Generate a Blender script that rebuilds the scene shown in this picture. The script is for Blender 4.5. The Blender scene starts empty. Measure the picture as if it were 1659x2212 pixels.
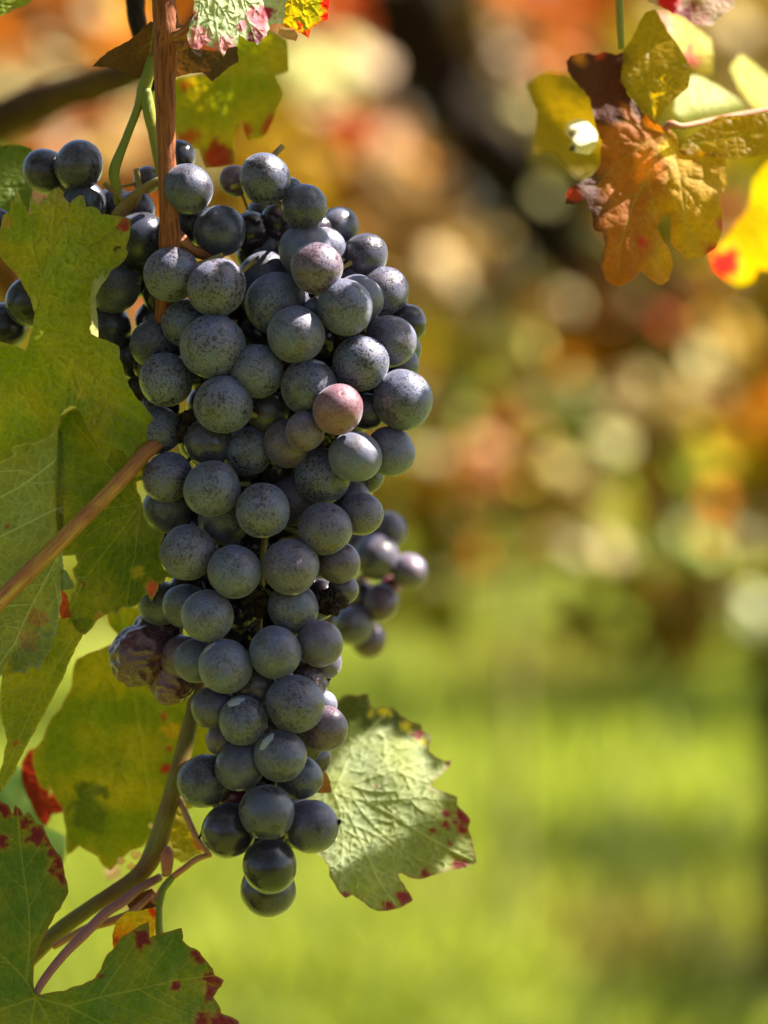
import bpy, bmesh, math, random
import numpy as np
from mathutils import Vector, Matrix, noise, Quaternion
from mathutils.geometry import delaunay_2d_cdt

R = math.radians
rng = random.Random(7)
SC = bpy.context.scene
COL = SC.collection

# ------------------------------------------------------------------ camera
S = 0.11e-3            # metres per photo unit (photo seen as 1659 x 2212) at the focus distance
D0 = 0.75              # focus distance
TILT = R(4.0)
CAM = Vector((0, 0, 1.1))
FW = Vector((0, math.cos(TILT), -math.sin(TILT)))
UP = Vector((0, math.sin(TILT), math.cos(TILT)))
RT = Vector((1, 0, 0))

def P(x, y, dpx=0.0, d=None):
    """point that the photo shows at (x, y), dpx photo units behind the focus plane (or d metres from the lens)"""
    dd = D0 + dpx * S if d is None else d
    k = S * dd / D0
    return CAM + FW * dd + RT * ((x - 829.5) * k) + UP * (-(y - 1106) * k)

cd = bpy.data.cameras.new('camera')
cam = bpy.data.objects.new('camera', cd); COL.objects.link(cam)
cam.location = CAM
cam.rotation_euler = (R(90) - TILT, 0, 0)
cd.sensor_fit = 'HORIZONTAL'; cd.sensor_width = 36
cd.lens = 36 * D0 / (1659 * S)
cd.clip_start = 0.05; cd.clip_end = 400
cd.dof.use_dof = True
cd.dof.focus_distance = D0 + 0.0035
APERTURE = 0.0158
cd.dof.aperture_fstop = cd.lens / 1000 / APERTURE
cd.dof.aperture_blades = 0
SC.camera = cam
SC.render.resolution_x = 768; SC.render.resolution_y = 1024

# ------------------------------------------------------------------ light
SUN = Vector((0.60, 0.16, 0.78)).normalized()
elev = math.asin(SUN.z); azim = math.atan2(SUN.x, SUN.y)
W = bpy.data.worlds.new('World'); SC.world = W; W.use_nodes = True
nt = W.node_tree
sky = nt.nodes.new('ShaderNodeTexSky'); sky.sky_type = 'NISHITA'; sky.sun_disc = False
sky.sun_elevation = elev; sky.sun_rotation = azim; sky.air_density = 1.0; sky.dust_density = 1.6
bg = nt.nodes['Background']; bg.inputs['Strength'].default_value = 0.05
nt.links.new(sky.outputs[0], bg.inputs[0])
sl = bpy.data.lights.new('sun', 'SUN'); sl.energy = 5.0; sl.angle = R(0.5); sl.color = (1.0, 0.93, 0.82)
so = bpy.data.objects.new('sun', sl); COL.objects.link(so)
so.rotation_euler = SUN.to_track_quat('Z', 'Y').to_euler(); so.location = (0, 0, 6)
vs = SC.view_settings
vs.view_transform = 'Standard'; vs.look = 'None'; vs.gamma = 1.0
vs.exposure = 2.35
SC.cycles.use_denoising = True
SC.cycles.max_bounces = 10; SC.cycles.transmission_bounces = 8; SC.cycles.diffuse_bounces = 5
SC.cycles.sample_clamp_indirect = 6

# ------------------------------------------------------------------ helpers
def lin(c):
    c = c / 255.0
    return c / 12.92 if c <= 0.04045 else ((c + 0.055) / 1.055) ** 2.4
def rgb(r, g, b): return (lin(r), lin(g), lin(b))

def tag(o, label=None, cat=None, group=None, kind=None):
    if label: o['label'] = label
    if cat: o['category'] = cat
    if group: o['group'] = group
    if kind: o['kind'] = kind
    return o

def link(name, me, mat=None, parent=None, smooth=True):
    o = bpy.data.objects.new(name, me); COL.objects.link(o)
    if mat is not None and len(me.materials) == 0: me.materials.append(mat)
    if smooth: me.polygons.foreach_set('use_smooth', [True] * len(me.polygons))
    if parent is not None: o.parent = parent; o.matrix_parent_inverse = parent.matrix_world.inverted() if False else Matrix.Translation(-parent.location)
    return o

def empty(name, loc):
    o = bpy.data.objects.new(name, None); COL.objects.link(o); o.location = loc
    o.empty_display_size = 0.01
    return o

class N:
    """tiny node helper"""
    def __init__(s, name):
        s.m = bpy.data.materials.new(name); s.m.use_nodes = True; s.t = s.m.node_tree; s.t.nodes.clear()
    def n(s, kind, **kw):
        x = s.t.nodes.new('ShaderNode' + kind)
        for k, v in kw.items():
            if k.startswith('i_'):
                x.inputs[k[2:].replace('_', ' ')].default_value = v
            else: setattr(x, k, v)
        return x
    def l(s, a, b): s.t.links.new(a, b)
    def math(s, op, a, b=None, c=None, clamp=False):
        x = s.t.nodes.new('ShaderNodeMath'); x.operation = op; x.use_clamp = clamp
        for i, v in enumerate((a, b, c)):
            if v is None: continue
            if hasattr(v, 'is_linked') or hasattr(v, 'links'): s.l(v, x.inputs[i])
            else: x.inputs[i].default_value = v
        return x.outputs[0]
    def mix(s, f, a, b, mode='MIX'):
        x = s.t.nodes.new('ShaderNodeMix'); x.data_type = 'RGBA'; x.blend_type = mode
        for i, v in ((0, f), (6, a), (7, b)):
            if hasattr(v, 'links'): s.l(v, x.inputs[i])
            elif isinstance(v, tuple): x.inputs[i].default_value = (*v[:3], 1)
            else: x.inputs[i].default_value = v
        return x.outputs[2]
    def ramp(s, f, a, b, lo=0.0, hi=1.0):
        x = s.t.nodes.new('ShaderNodeMapRange'); x.interpolation_type = 'SMOOTHSTEP'
        s.l(f, x.inputs[0]); x.inputs[1].default_value = a; x.inputs[2].default_value = b
        x.inputs[3].default_value = lo; x.inputs[4].default_value = hi
        return x.outputs[0]
    def noise(s, vec, scale, detail=3, rough=0.5):
        x = s.n('TexNoise'); x.inputs['Scale'].default_value = scale; x.inputs['Detail'].default_value = detail
        x.inputs['Roughness'].default_value = rough
        s.l(vec, x.inputs['Vector']); return x.outputs['Fac']
    def out(s, sh):
        o = s.n('OutputMaterial'); s.l(sh, o.inputs['Surface']); return s.m

# ------------------------------------------------------------------ materials
def mat_grape():
    a = N('grape_skin')
    tc = a.n('TexCoord'); oi = a.n('ObjectInfo')
    sep = a.n('SeparateColor'); a.l(oi.outputs['Color'], sep.inputs[0])
    bloom, red, speck = sep.outputs[0], sep.outputs[1], sep.outputs[2]
    sc = a.n('VectorMath', operation='SCALE'); sc.inputs[3].default_value = 1.0
    cx = a.n('CombineXYZ')
    for i, k in enumerate((61.0, 37.0, 23.0)): a.l(a.math('MULTIPLY', oi.outputs['Random'], k), cx.inputs[i])
    ad = a.n('VectorMath', operation='ADD'); a.l(tc.outputs['Object'], ad.inputs[0]); a.l(cx.outputs[0], ad.inputs[1])
    v = ad.outputs[0]
    nb = a.noise(v, 1.3, 3, 0.55); nm = a.noise(v, 5.0, 4, 0.6); nf = a.noise(v, 13.0, 3, 0.6); nx = a.noise(v, 60.0, 2, 0.6)
    # pits and rubbed flecks of the bloom
    dist = a.n('TexNoise'); dist.inputs['Scale'].default_value = 5.0; a.l(v, dist.inputs['Vector'])
    wv = a.n('VectorMath', operation='MULTIPLY_ADD'); a.l(dist.outputs['Color'], wv.inputs[0]); wv.inputs[1].default_value = (.28, .28, .28); a.l(v, wv.inputs[2])
    vor = a.n('TexVoronoi'); vor.inputs['Scale'].default_value = 8.5; a.l(wv.outputs[0], vor.inputs['Vector'])
    vor2 = a.n('TexVoronoi'); vor2.inputs['Scale'].default_value = 14.0; a.l(wv.outputs[0], vor2.inputs['Vector'])
    cz = a.n('SeparateColor'); a.l(vor.outputs['Color'], cz.inputs[0])
    thr = a.math('MULTIPLY', cz.outputs[0], 0.62)
    thr = a.math('MULTIPLY', thr, a.ramp(nb, 0.36, 0.62, 0.5, 1.3))
    spot = a.ramp(a.math('SUBTRACT', thr, vor.outputs['Distance']), -0.04, 0.09)
    cz2 = a.n('SeparateColor'); a.l(vor2.outputs['Color'], cz2.inputs[0])
    thr2 = a.math('MULTIPLY', a.math('MULTIPLY', cz2.outputs[1], 0.66), a.ramp(nm, 0.40, 0.58, 0.45, 1.25))
    spot2 = a.ramp(a.math('SUBTRACT', thr2, vor2.outputs['Distance']), -0.04, 0.09)
    fleck = a.ramp(nf, 0.55, 0.66)
    rub = a.ramp(a.math('ADD', a.math('MULTIPLY', nb, 0.7), a.math('MULTIPLY', nm, 0.3)), 0.53, 0.62)
    sp = a.math('MAXIMUM', a.math('MAXIMUM', spot, spot2), a.math('MULTIPLY', fleck, 0.7))
    sp = a.math('MULTIPLY', sp, speck, clamp=True)
    loss = a.math('MAXIMUM', a.math('MULTIPLY', sp, 0.86), a.math('MULTIPLY', rub, a.math('SUBTRACT', 1.25, bloom)), clamp=True)
    cover = a.math('MULTIPLY', a.math('SUBTRACT', 1.0, loss), bloom)
    cover = a.math('MULTIPLY', cover, a.ramp(nm, 0.25, 0.75, 0.72, 1.18), clamp=True)
    cover = a.math('MULTIPLY', cover, a.ramp(nx, 0.3, 0.7, 0.86, 1.1), clamp=True)
    skin = a.mix(red, (0.007, 0.005, 0.010), (0.15, 0.016, 0.028))
    warm = a.ramp(nb, 0.35, 0.65)
    bl = a.mix(warm, (0.103, 0.112, 0.196), (0.132, 0.116, 0.148))
    bl = a.mix(red, bl, (0.26, 0.105, 0.13))
    col = a.mix(cover, skin, bl)
    dust = a.ramp(a.noise(v, 26.0, 3, 0.65), 0.70, 0.76)
    col = a.mix(a.math('MULTIPLY', dust, 0.45), col, (0.32, 0.31, 0.28))
    p = a.n('BsdfPrincipled')
    a.l(col, p.inputs['Base Color'])
    a.l(a.ramp(cover, 0.0, 1.0, 0.22, 0.60), p.inputs['Roughness'])
    p.inputs['Specular IOR Level'].default_value = 0.45
    p.inputs['Sheen Weight'].default_value = 0.20; p.inputs['Sheen Roughness'].default_value = 0.4
    p.inputs['Sheen Tint'].default_value = (0.8, 0.85, 1.0, 1)
    p.inputs['Coat Weight'].default_value = 0.08; p.inputs['Coat Roughness'].default_value = 0.22
    bp = a.n('Bump'); bp.inputs['Strength'].default_value = 0.25; bp.inputs['Distance'].default_value = 0.0004
    h = a.math('SUBTRACT', a.math('MULTIPLY', nm, 0.5), a.math('MULTIPLY', sp, 0.5))
    a.l(h, bp.inputs['Height']); a.l(bp.outputs[0], p.inputs['Normal'])
    return a.out(p.outputs[0])

def mat_leaf(name, under=False, trans=0.48, reticle=2.4, bump=0.4, gain=1.6, rough=0.45):
    """leaf blade: colour comes from the Col attribute, vein attribute marks the vein lines"""
    a = N(name)
    tc = a.n('TexCoord')
    col = a.n('Attribute', attribute_name='Col').outputs['Color']
    vein = a.n('Attribute', attribute_name='vein').outputs['Fac']
    sc = 1000.0 / reticle
    nz = a.n('TexNoise'); nz.inputs['Scale'].default_value = 420; a.l(tc.outputs['Object'], nz.inputs['Vector'])
    w = a.n('VectorMath', operation='MULTIPLY_ADD'); a.l(nz.outputs['Color'], w.inputs[0]); w.inputs[1].default_value = (0.0012,) * 3
    a.l(tc.outputs['Object'], w.inputs[2])
    vo = a.n('TexVoronoi', feature='DISTANCE_TO_EDGE'); vo.inputs['Scale'].default_value = sc; a.l(w.outputs[0], vo.inputs['Vector'])
    ret = a.ramp(vo.outputs['Distance'], 0.02, 0.12, 1.0, 0.0)
    n1 = a.noise(tc.outputs['Object'], 130, 5, 0.65); n2 = a.noise(tc.outputs['Object'], 900, 3, 0.6)
    c = a.mix(a.ramp(n1, 0.3, 0.7, 0.0, 0.5), col, a.mix(1.0, col, (0.62, 0.66, 0.5), 'MULTIPLY'))
    c = a.mix(a.ramp(n2, 0.35, 0.7, 0.0, 0.35), c, a.mix(1.0, c, (1.35, 1.3, 1.1), 'MULTIPLY'))
    # dark pinprick specks
    sk = a.ramp(a.noise(tc.outputs['Object'], 1500, 2, 0.5), 0.66, 0.74)
    c = a.mix(a.math('MULTIPLY', sk, 0.55), c, (0.03, 0.022, 0.008))
    if under:
        vc = a.mix(1.0, c, (1.5, 1.5, 1.7), 'MULTIPLY')
        c = a.mix(a.math('MULTIPLY', ret, 0.35), c, vc)
        c = a.mix(a.math('MULTIPLY', vein, .8), c, (0.30, 0.34, 0.17))
    else:
        c = a.mix(a.math('MULTIPLY', ret, 0.32), c, a.mix(1.0, c, (1.5, 1.4, 1.3), 'MULTIPLY'))
        c = a.mix(a.math('MULTIPLY', vein, 0.8), c, a.mix(0.55, (0.26, 0.27, 0.07), col))
    p = a.n('BsdfPrincipled'); a.l(c, p.inputs['Base Color'])
    p.inputs['Roughness'].default_value = 0.65 if under else rough
    p.inputs['Specular IOR Level'].default_value = 0.22
    tr = a.n('BsdfTranslucent')
    tcol = a.mix(1.0, c, (1.30 * gain, 1.05 * gain, 0.28 * gain), 'MULTIPLY')
    a.l(tcol, tr.inputs['Color'])
    mx = a.n('MixShader'); mx.inputs[0].default_value = trans
    a.l(p.outputs[0], mx.inputs[1]); a.l(tr.outputs[0], mx.inputs[2])
    bp = a.n('Bump'); bp.inputs['Strength'].default_value = bump; bp.inputs['Distance'].default_value = 0.0006
    hh = a.math('ADD', a.math('MULTIPLY', a.ramp(vo.outputs['Distance'], 0.0, 0.35), -1.0 if under else 1.0), a.math('MULTIPLY', n2, 0.5))
    a.l(hh, bp.inputs['Height']); a.l(bp.outputs[0], p.inputs['Normal']); a.l(bp.outputs[0], tr.inputs['Normal'])
    return a.out(mx.outputs[0])

def mat_far(name, trans=0.45, gain=1.5, rough=0.5, spec=0.2, tint=(1.2, 1.05, 0.5)):
    a = N(name)
    col = a.n('Attribute', attribute_name='Col').outputs['Color']
    tc = a.n('TexCoord')
    c = a.mix(a.ramp(a.noise(tc.outputs['Object'], 28, 3), 0.35, 0.65, 0, .5), col, a.mix(1.0, col, (0.6, 0.6, 0.6), 'MULTIPLY'))
    p = a.n('BsdfPrincipled'); a.l(c, p.inputs['Base Color']); p.inputs['Roughness'].default_value = rough
    p.inputs['Specular IOR Level'].default_value = spec
    tr = a.n('BsdfTranslucent'); a.l(a.mix(1.0, c, (tint[0] * gain, tint[1] * gain, tint[2] * gain), 'MULTIPLY'), tr.inputs['Color'])
    mx = a.n('MixShader'); mx.inputs[0].default_value = trans
    a.l(p.outputs[0], mx.inputs[1]); a.l(tr.outputs[0], mx.inputs[2])
    return a.out(mx.outputs[0])

def mat_stem(name, c1, c2, c3, streak=0.5, rough=0.6, scale=1.0, fleck=0.4):
    """stem skin: long streaks that follow the UV length, two tones and dark flecks"""
    a = N(name)
    uv = a.n('UVMap', uv_map='UVMap')
    mp = a.n('Mapping'); mp.inputs['Scale'].default_value = (5 * scale, .5 * scale, 1); a.l(uv.outputs[0], mp.inputs[0])
    n1 = a.noise(mp.outputs[0], 1.6, 5, 0.6)
    mp2 = a.n('Mapping'); mp2.inputs['Scale'].default_value = (13 * scale, .7 * scale, 1); a.l(uv.outputs[0], mp2.inputs[0])
    n2 = a.noise(mp2.outputs[0], 2.0, 4, 0.6)
    tc = a.n('TexCoord'); n3 = a.noise(tc.outputs['Object'], 1400, 3, 0.6); n4 = a.noise(tc.outputs['Object'], 70, 2, 0.5)
    c = a.mix(a.ramp(n1, 0.35, 0.65), c1, c2)
    c = a.mix(a.ramp(n4, 0.45, 0.62, 0, 0.8), c, c3)
    c = a.mix(a.math('MULTIPLY', a.ramp(n2, 0.5, 0.60), streak), c, a.mix(1.0, c, (0.4, 0.36, 0.34), 'MULTIPLY'))
    c = a.mix(a.math('MULTIPLY', a.ramp(n3, 0.6, 0.7), fleck), c, (0.03, 0.018, 0.01))
    p = a.n('BsdfPrincipled'); a.l(c, p.inputs['Base Color']); p.inputs['Roughness'].default_value = rough
    p.inputs['Specular IOR Level'].default_value = 0.2
    bp = a.n('Bump'); bp.inputs['Strength'].default_value = 0.6; bp.inputs['Distance'].default_value = 0.0004
    a.l(a.math('ADD', n2, a.math('MULTIPLY', n3, 0.3)), bp.inputs['Height']); a.l(bp.outputs[0], p.inputs['Normal'])
    return a.out(p.outputs[0])

def mat_plain(name, c1, c2, scale, rough=0.8):
    a = N(name); tc = a.n('TexCoord')
    n1 = a.noise(tc.outputs['Object'], scale, 6, 0.6)
    c = a.mix(a.ramp(n1, 0.35, 0.65), c1, c2)
    p = a.n('BsdfPrincipled'); a.l(c, p.inputs['Base Color']); p.inputs['Roughness'].default_value = rough; p.inputs['Specular IOR Level'].default_value = 0.12
    bp = a.n('Bump'); bp.inputs['Strength'].default_value = 0.7; bp.inputs['Distance'].default_value = 0.3 / scale
    a.l(n1, bp.inputs['Height']); a.l(bp.outputs[0], p.inputs['Normal'])
    return a.out(p.outputs[0])

M_GRAPE = mat_grape()
M_TOP = mat_leaf('leaf_upper_side')
M_UND = mat_leaf('leaf_under_side', under=True, trans=0.35, reticle=3.0, bump=0.35)
M_THIN = mat_leaf('leaf_thin_backlit', trans=0.58, gain=1.45)
M_DRY = mat_leaf('leaf_dried', trans=0.42, gain=1.5, bump=0.25, rough=0.65)
M_CANE = mat_stem('cane_bark', (0.27, 0.085, 0.024), (0.17, 0.045, 0.013), (0.30, 0.12, 0.04), 0.85, 0.7, fleck=.6)
M_GREENSTEM = mat_stem('green_stem_skin', (0.20, 0.20, 0.02), (0.25, 0.22, 0.03), (0.16, 0.19, 0.03), 0.2, 0.5, fleck=0.15)
M_PET = mat_stem('petiole_skin', (0.34, 0.13, 0.04), (0.42, 0.24, 0.05), (0.28, 0.09, 0.04), 0.5, 0.6)
M_OLIVE = mat_stem('shoot_skin', (0.17, 0.13, 0.03), (0.20, 0.16, 0.03), (0.17, 0.07, 0.03), 0.35, 0.5)
M_PURP = mat_stem('purple_petiole_skin', (0.28, 0.10, 0.10), (0.22, 0.09, 0.07), (0.34, 0.14, 0.11), 0.3, 0.5)
M_PINK = mat_stem('pink_petiole_skin', (0.42, 0.17, 0.10), (0.45, 0.22, 0.12), (0.35, 0.10, 0.06), 0.2, 0.5)
M_PED = mat_stem('pedicel_skin', (0.27, 0.25, 0.06), (0.33, 0.24, 0.08), (0.22, 0.12, 0.04), 0.3, 0.5)
M_RAISIN = mat_plain('raisin_skin', (0.075, 0.048, 0.034), (0.016, 0.009, 0.008), 650, 0.6)
M_FAR = mat_far('vine_foliage', spec=0.06, rough=.6)
M_FLASH = mat_far('vine_foliage_glint', trans=0.3, gain=1.3, rough=0.6, spec=0.06)  # gloss stays low; sun glints are put into the pale leaf colours
M_BARK = mat_plain('vine_bark', (0.022, 0.014, 0.007), (0.008, 0.005, 0.003), 40, 0.9)
M_POST = mat_plain('branch_bark', (0.110, 0.055, 0.018), (0.05, 0.026, 0.010), 30, 0.85)

# ------------------------------------------------------------------ tubes
def tube_mesh(name, pts, radii, seg=20, sub=6, bumpy=0.0, seed=0, flat=1.0):
    """smooth tube through world points (Catmull-Rom) with a radius at each, closed at both ends"""
    pts = [Vector(p) for p in pts]
    A = [pts[0] * 2 - pts[1]] + pts + [pts[-1] * 2 - pts[-2]]
    rr = [radii[0]] + list(radii) + [radii[-1]]
    line, rad = [], []
    for i in range(1, len(A) - 2):
        for k in range(sub):
            t = k / sub
            p0, p1, p2, p3 = A[i - 1], A[i], A[i + 1], A[i + 2]
            q = 0.5 * ((2 * p1) + (p2 - p0) * t + (2 * p0 - 5 * p1 + 4 * p2 - p3) * t * t + (3 * p1 - p0 - 3 * p2 + p3) * t ** 3)
            line.append(q); rad.append(rr[i] + (rr[i + 1] - rr[i]) * (t * t * (3 - 2 * t)))
    line.append(pts[-1]); rad.append(radii[-1])
    org = line[0].copy()
    vs_, fs, uvs = [], [], []
    tan = (line[1] - line[0]).normalized()
    nrm = tan.orthogonal().normalized(); L = 0.0
    for i, q in enumerate(line):
        if i: L += (q - line[i - 1]).length
        t2 = (line[min(i + 1, len(line) - 1)] - line[max(i - 1, 0)]).normalized()
        nrm = (nrm - t2 * nrm.dot(t2)).normalized(); b = t2.cross(nrm)
        for j in range(seg):
            an = 2 * math.pi * j / seg
            r = rad[i]
            if bumpy:
                r *= 1 + bumpy * noise.noise(Vector((math.cos(an) * 1.4, math.sin(an) * 1.4, L / (rad[i] + 1e-9) * 0.35 + seed)))
            vs_.append(q - org + (nrm * math.cos(an) + b * math.sin(an)) * r)
    n = len(line)
    for i in range(n - 1):
        for j in range(seg):
            k = (j + 1) % seg
            fs.append((i * seg + j, i * seg + k, (i + 1) * seg + k, (i + 1) * seg + j))
            uvs.append((j / seg, i / n, (j + 1) / seg, (i + 1) / n))
    c0 = len(vs_); vs_.append(line[0] - org); vs_.append(line[-1] - org)
    me = bpy.data.meshes.new(name)
    caps = [(c0, (j + 1) % seg, j) for j in range(seg)] + [(c0 + 1, (n - 1) * seg + j, (n - 1) * seg + (j + 1) % seg) for j in range(seg)]
    me.from_pydata(vs_, [], fs + caps)
    uv = me.uv_layers.new(name='UVMap')
    Lr = L / 0.004
    li = 0
    for f, (u0, v0, u1, v1) in zip(fs, uvs):
        for (a_, b_) in ((u0, v0), (u1, v0), (u1, v1), (u0, v1)):
            uv.data[li].uv = (a_ * 1.0, b_ * Lr * 0.3); li += 1
    return me, org

def tube(name, pts, radii, mat, parent=None, **kw):
    """pts: (x, y, dpx) photo units; radii in photo units"""
    w = [P(*p) for p in pts]
    rr = [r * S * (D0 + p[2] * S) / D0 for r, p in zip(radii, pts)]
    me, org = tube_mesh(name, w, rr, **kw)
    o = link(name, me, mat, None)
    o.location = org
    if parent is not None: attach(o, parent)
    return o

def attach(o, parent):
    o.parent = parent
    o.matrix_parent_inverse = Matrix.LocRotScale(parent.location, parent.rotation_euler, parent.scale).inverted()

# ------------------------------------------------------------------ leaf blades
def seg_dist(pts, segs):
    """distance of each point to its nearest segment; also index"""
    best = np.full(len(pts), 1e9); idx = np.zeros(len(pts), int)
    for k, (a, b) in enumerate(segs):
        a = np.array(a, float); b = np.array(b, float); d = b - a; L2 = max(d @ d, 1e-9)
        t = np.clip(((pts - a) @ d) / L2, 0, 1)
        q = np.hypot(*(pts - (a + t[:, None] * d)).T)
        m = q < best; best[m] = q[m]; idx[m] = k
    return best, idx

def inside(poly, x, y):
    c = False; n = len(poly); j = n - 1
    for i in range(n):
        xi, yi = poly[i]; xj, yj = poly[j]
        if (yi > y) != (yj > y) and x < (xj - xi) * (y - yi) / (yj - yi) + xi: c = not c
        j = i
    return c

def rough_outline(poly, amp, seed, step):
    out = []
    for i in range(len(poly)):
        a = poly[i]; b = poly[(i + 1) % len(poly)]
        L = math.hypot(b[0] - a[0], b[1] - a[1]); n = max(1, int(L / step))
        nx, ny = -(b[1] - a[1]) / (L + 1e-6), (b[0] - a[0]) / (L + 1e-6)
        for k in range(n):
            t = k / n; x = a[0] + (b[0] - a[0]) * t; y = a[1] + (b[1] - a[1]) * t
            w = amp * (noise.noise(Vector((x * 0.06, y * 0.06, seed))) + 0.6 * noise.noise(Vector((x * 0.2, y * 0.2, seed + 9))))
            w *= min(1, 4 * t * (1 - t)) if n > 1 else 0
            w -= 0.05 * L * 4 * t * (1 - t) * (1 if n > 1 else 0) * 0.5
            out.append((x + nx * w, y + ny * w))
    return out

def auto_veins(veins, poly, gap, spread=48, frac=0.5, seed=0):
    """side veins leaving each main vein alternately"""
    r = random.Random(seed); out = []
    for line, w in veins:
        if w < 2.4: continue
        tot = sum(math.dist(line[i], line[i + 1]) for i in range(len(line) - 1))
        s = gap * 0.8; side = 1
        while s < tot - gap * 0.4:
            q = s; i = 0
            while q > math.dist(line[i], line[i + 1]):
                q -= math.dist(line[i], line[i + 1]); i += 1
            a, b = line[i], line[i + 1]; L = math.dist(a, b); t = q / L
            x, y = a[0] + (b[0] - a[0]) * t, a[1] + (b[1] - a[1]) * t
            an = math.atan2(b[1] - a[1], b[0] - a[0]) + side * R(spread + r.uniform(-7, 7))
            pl = [(x, y)]; ln = frac * (tot - s * 0.55) * r.uniform(0.8, 1.1)
            for k in range(7):
                an -= side * R(3.5) + r.uniform(-.05, .05)
                x += math.cos(an) * ln / 7; y += math.sin(an) * ln / 7
                if not inside(poly, x, y): break
                pl.append((x, y))
            if len(pl) > 2: out.append((pl, 1.7))
            s += gap * r.uniform(0.75, 1.2); side = -side
    return out

def make_blade(name, poly, depth, colf, veins=(), mat=None, spacing=8.0, under=False, vgap=55, puff=3.0,
               edge_wave=6.0, seed=0, serr=2.5, frac=0.5, spread=48, tert=True):
    """a leaf blade traced in photo units with its own depth function; real veins in the mesh"""
    poly0 = poly
    poly = rough_outline(poly, serr, seed * 3.1, max(spacing, 5))
    veins = [(list(l), w) for l, w in veins]
    allv = veins + auto_veins(veins, poly0, vgap, spread, frac, seed)
    if tert:
        t2 = auto_veins([(l, 3) for l, w in allv[len(veins):] if len(l) > 4], poly0, vgap * 0.55, 60, 0.45, seed + 5)
        allv += [(l, 0.9) for l, w in t2]
    segs, sw = [], []
    for l, w in allv:
        for i in range(len(l) - 1):
            segs.append((l[i], l[i + 1])); sw.append(w * (1 - 0.35 * i / len(l)))
    pts = []
    r = random.Random(seed)
    vp = []
    for (a, b), w in zip(segs, sw):
        L = math.dist(a, b)
        if L < 1e-3: continue
        n = max(1, int(L / (spacing * 0.8))); nx, ny = -(b[1] - a[1]) / L, (b[0] - a[0]) / L
        for k in range(n + 1):
            t = k / n; x = a[0] + (b[0] - a[0]) * t; y = a[1] + (b[1] - a[1]) * t
            vp.append((x, y)); vp.append((x + nx * w, y + ny * w)); vp.append((x - nx * w, y - ny * w))
    xs = [p[0] for p in poly]; ys = [p[1] for p in poly]
    gp = []
    y = min(ys); row = 0
    while y < max(ys):
        x = min(xs) + (spacing / 2 if row % 2 else 0)
        while x < max(xs):
            gp.append((x + r.uniform(-.2, .2) * spacing, y + r.uniform(-.2, .2) * spacing)); x += spacing
        y += spacing * 0.87; row += 1
    gp = np.array(gp)
    if segs:
        d, _ = seg_dist(gp, segs); gp = gp[d > spacing * 0.55]
    pe = [(poly[i], poly[(i + 1) % len(poly)]) for i in range(len(poly))]
    cand = np.array(list(map(tuple, gp)) + vp) if len(vp) else gp
    d, _ = seg_dist(cand, pe); cand = cand[d > 1.2]
    cand = [tuple(c) for c in cand if inside(poly, c[0], c[1])]
    nb = len(poly)
    vin = [Vector(p) for p in poly] + [Vector(c) for c in cand]
    v2, e2, f2, *_ = delaunay_2d_cdt(vin, [], [list(range(nb))], 1, 0.05)
    arr = np.array([(v.x, v.y) for v in v2])
    de, _ = seg_dist(arr, pe)
    if segs:
        dv, iv = seg_dist(arr, segs); wv = np.array(sw)[iv]
        vein = np.clip(1 - dv / (wv * 1.05), 0, 1) * np.clip(0.35 + wv / 3.5, 0, 1)
    else:
        dv = np.full(len(arr), 50.0); vein = np.zeros(len(arr)); wv = np.ones(len(arr))
    co, cols = [], []
    for k, (x, y) in enumerate(arr):
        dd = depth(x, y)
        pf = puff * (1 - math.exp(-dv[k] / 14.0))
        ridge = 1.6 * vein[k]
        dd += (pf - ridge) if under else (-pf + ridge * 0.7)
        e = math.exp(-de[k] / 28.0)
        dd += edge_wave * e * noise.noise(Vector((x * 0.022, y * 0.022, seed)))
        dd += puff * 0.6 * noise.noise(Vector((x * 0.05, y * 0.05, seed + 3)))
        co.append(P(x, y, dd)); cols.append(colf(x, y, de[k], dv[k]))
    org = sum(co, Vector()) / len(co)
    me = bpy.data.meshes.new(name)
    fs = []
    for f in f2:
        a, b, c = [co[i] for i in f[:3]]
        n = (b - a).cross(c - a)
        fs.append(f if n.dot(FW) < 0 else list(reversed(f)))
    me.from_pydata([c - org for c in co], [], fs)
    ca = me.color_attributes.new('Col', 'FLOAT_COLOR', 'POINT')
    ca.data.foreach_set('color', np.array([(*c, 1) for c in cols], dtype=np.float32).ravel())
    va = me.attributes.new('vein', 'FLOAT', 'POINT'); va.data.foreach_set('value', vein.astype(np.float32))
    o = link(name, me, mat); o.location = org
    return o

def lerp(a, b, t):
    t = max(0.0, min(1.0, t)); return tuple(p + (q - p) * t for p, q in zip(a, b))
def nz(x, y, s, k): return noise.noise(Vector((x * s, y * s, k)))

def colour(base, alt, amt=0.5, spots=(), margin=None, seed=0, spotcol=(0.20, 0.018, 0.02), halo=(0.30, 0.26, 0.03), scale=0.012, mw=5, pre=None):
    """leaf colour: base with drifting patches of alt, blotches with a yellow halo, tinted margin"""
    def f(x, y, de, dv):
        c = lerp(base, alt, amt * (0.5 + 1.6 * nz(x, y, scale, seed)) + 0.25 * nz(x, y, scale * 4, seed + 2))
        if pre: c = pre(c, x, y, dv)
        for s in spots:
            sx, sy, sr = s[:3]; sc = s[3] if len(s) > 3 else spotcol
            q = math.hypot(x - sx, y - sy) / sr + 0.55 * nz(x, y, 1.4 / sr, seed + 5) + 0.28 * nz(x, y, 4.0 / sr, seed + 6)
            if q < 1.55 and halo: c = lerp(c, halo, (1.55 - q) * 1.3 * 0.6)
            if q < 1.05: c = lerp(c, sc, (1.05 - q) * 5)
        if margin and de < mw: c = lerp(c, margin, (1 - de / mw) * 0.8)
        return c
    return f

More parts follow.
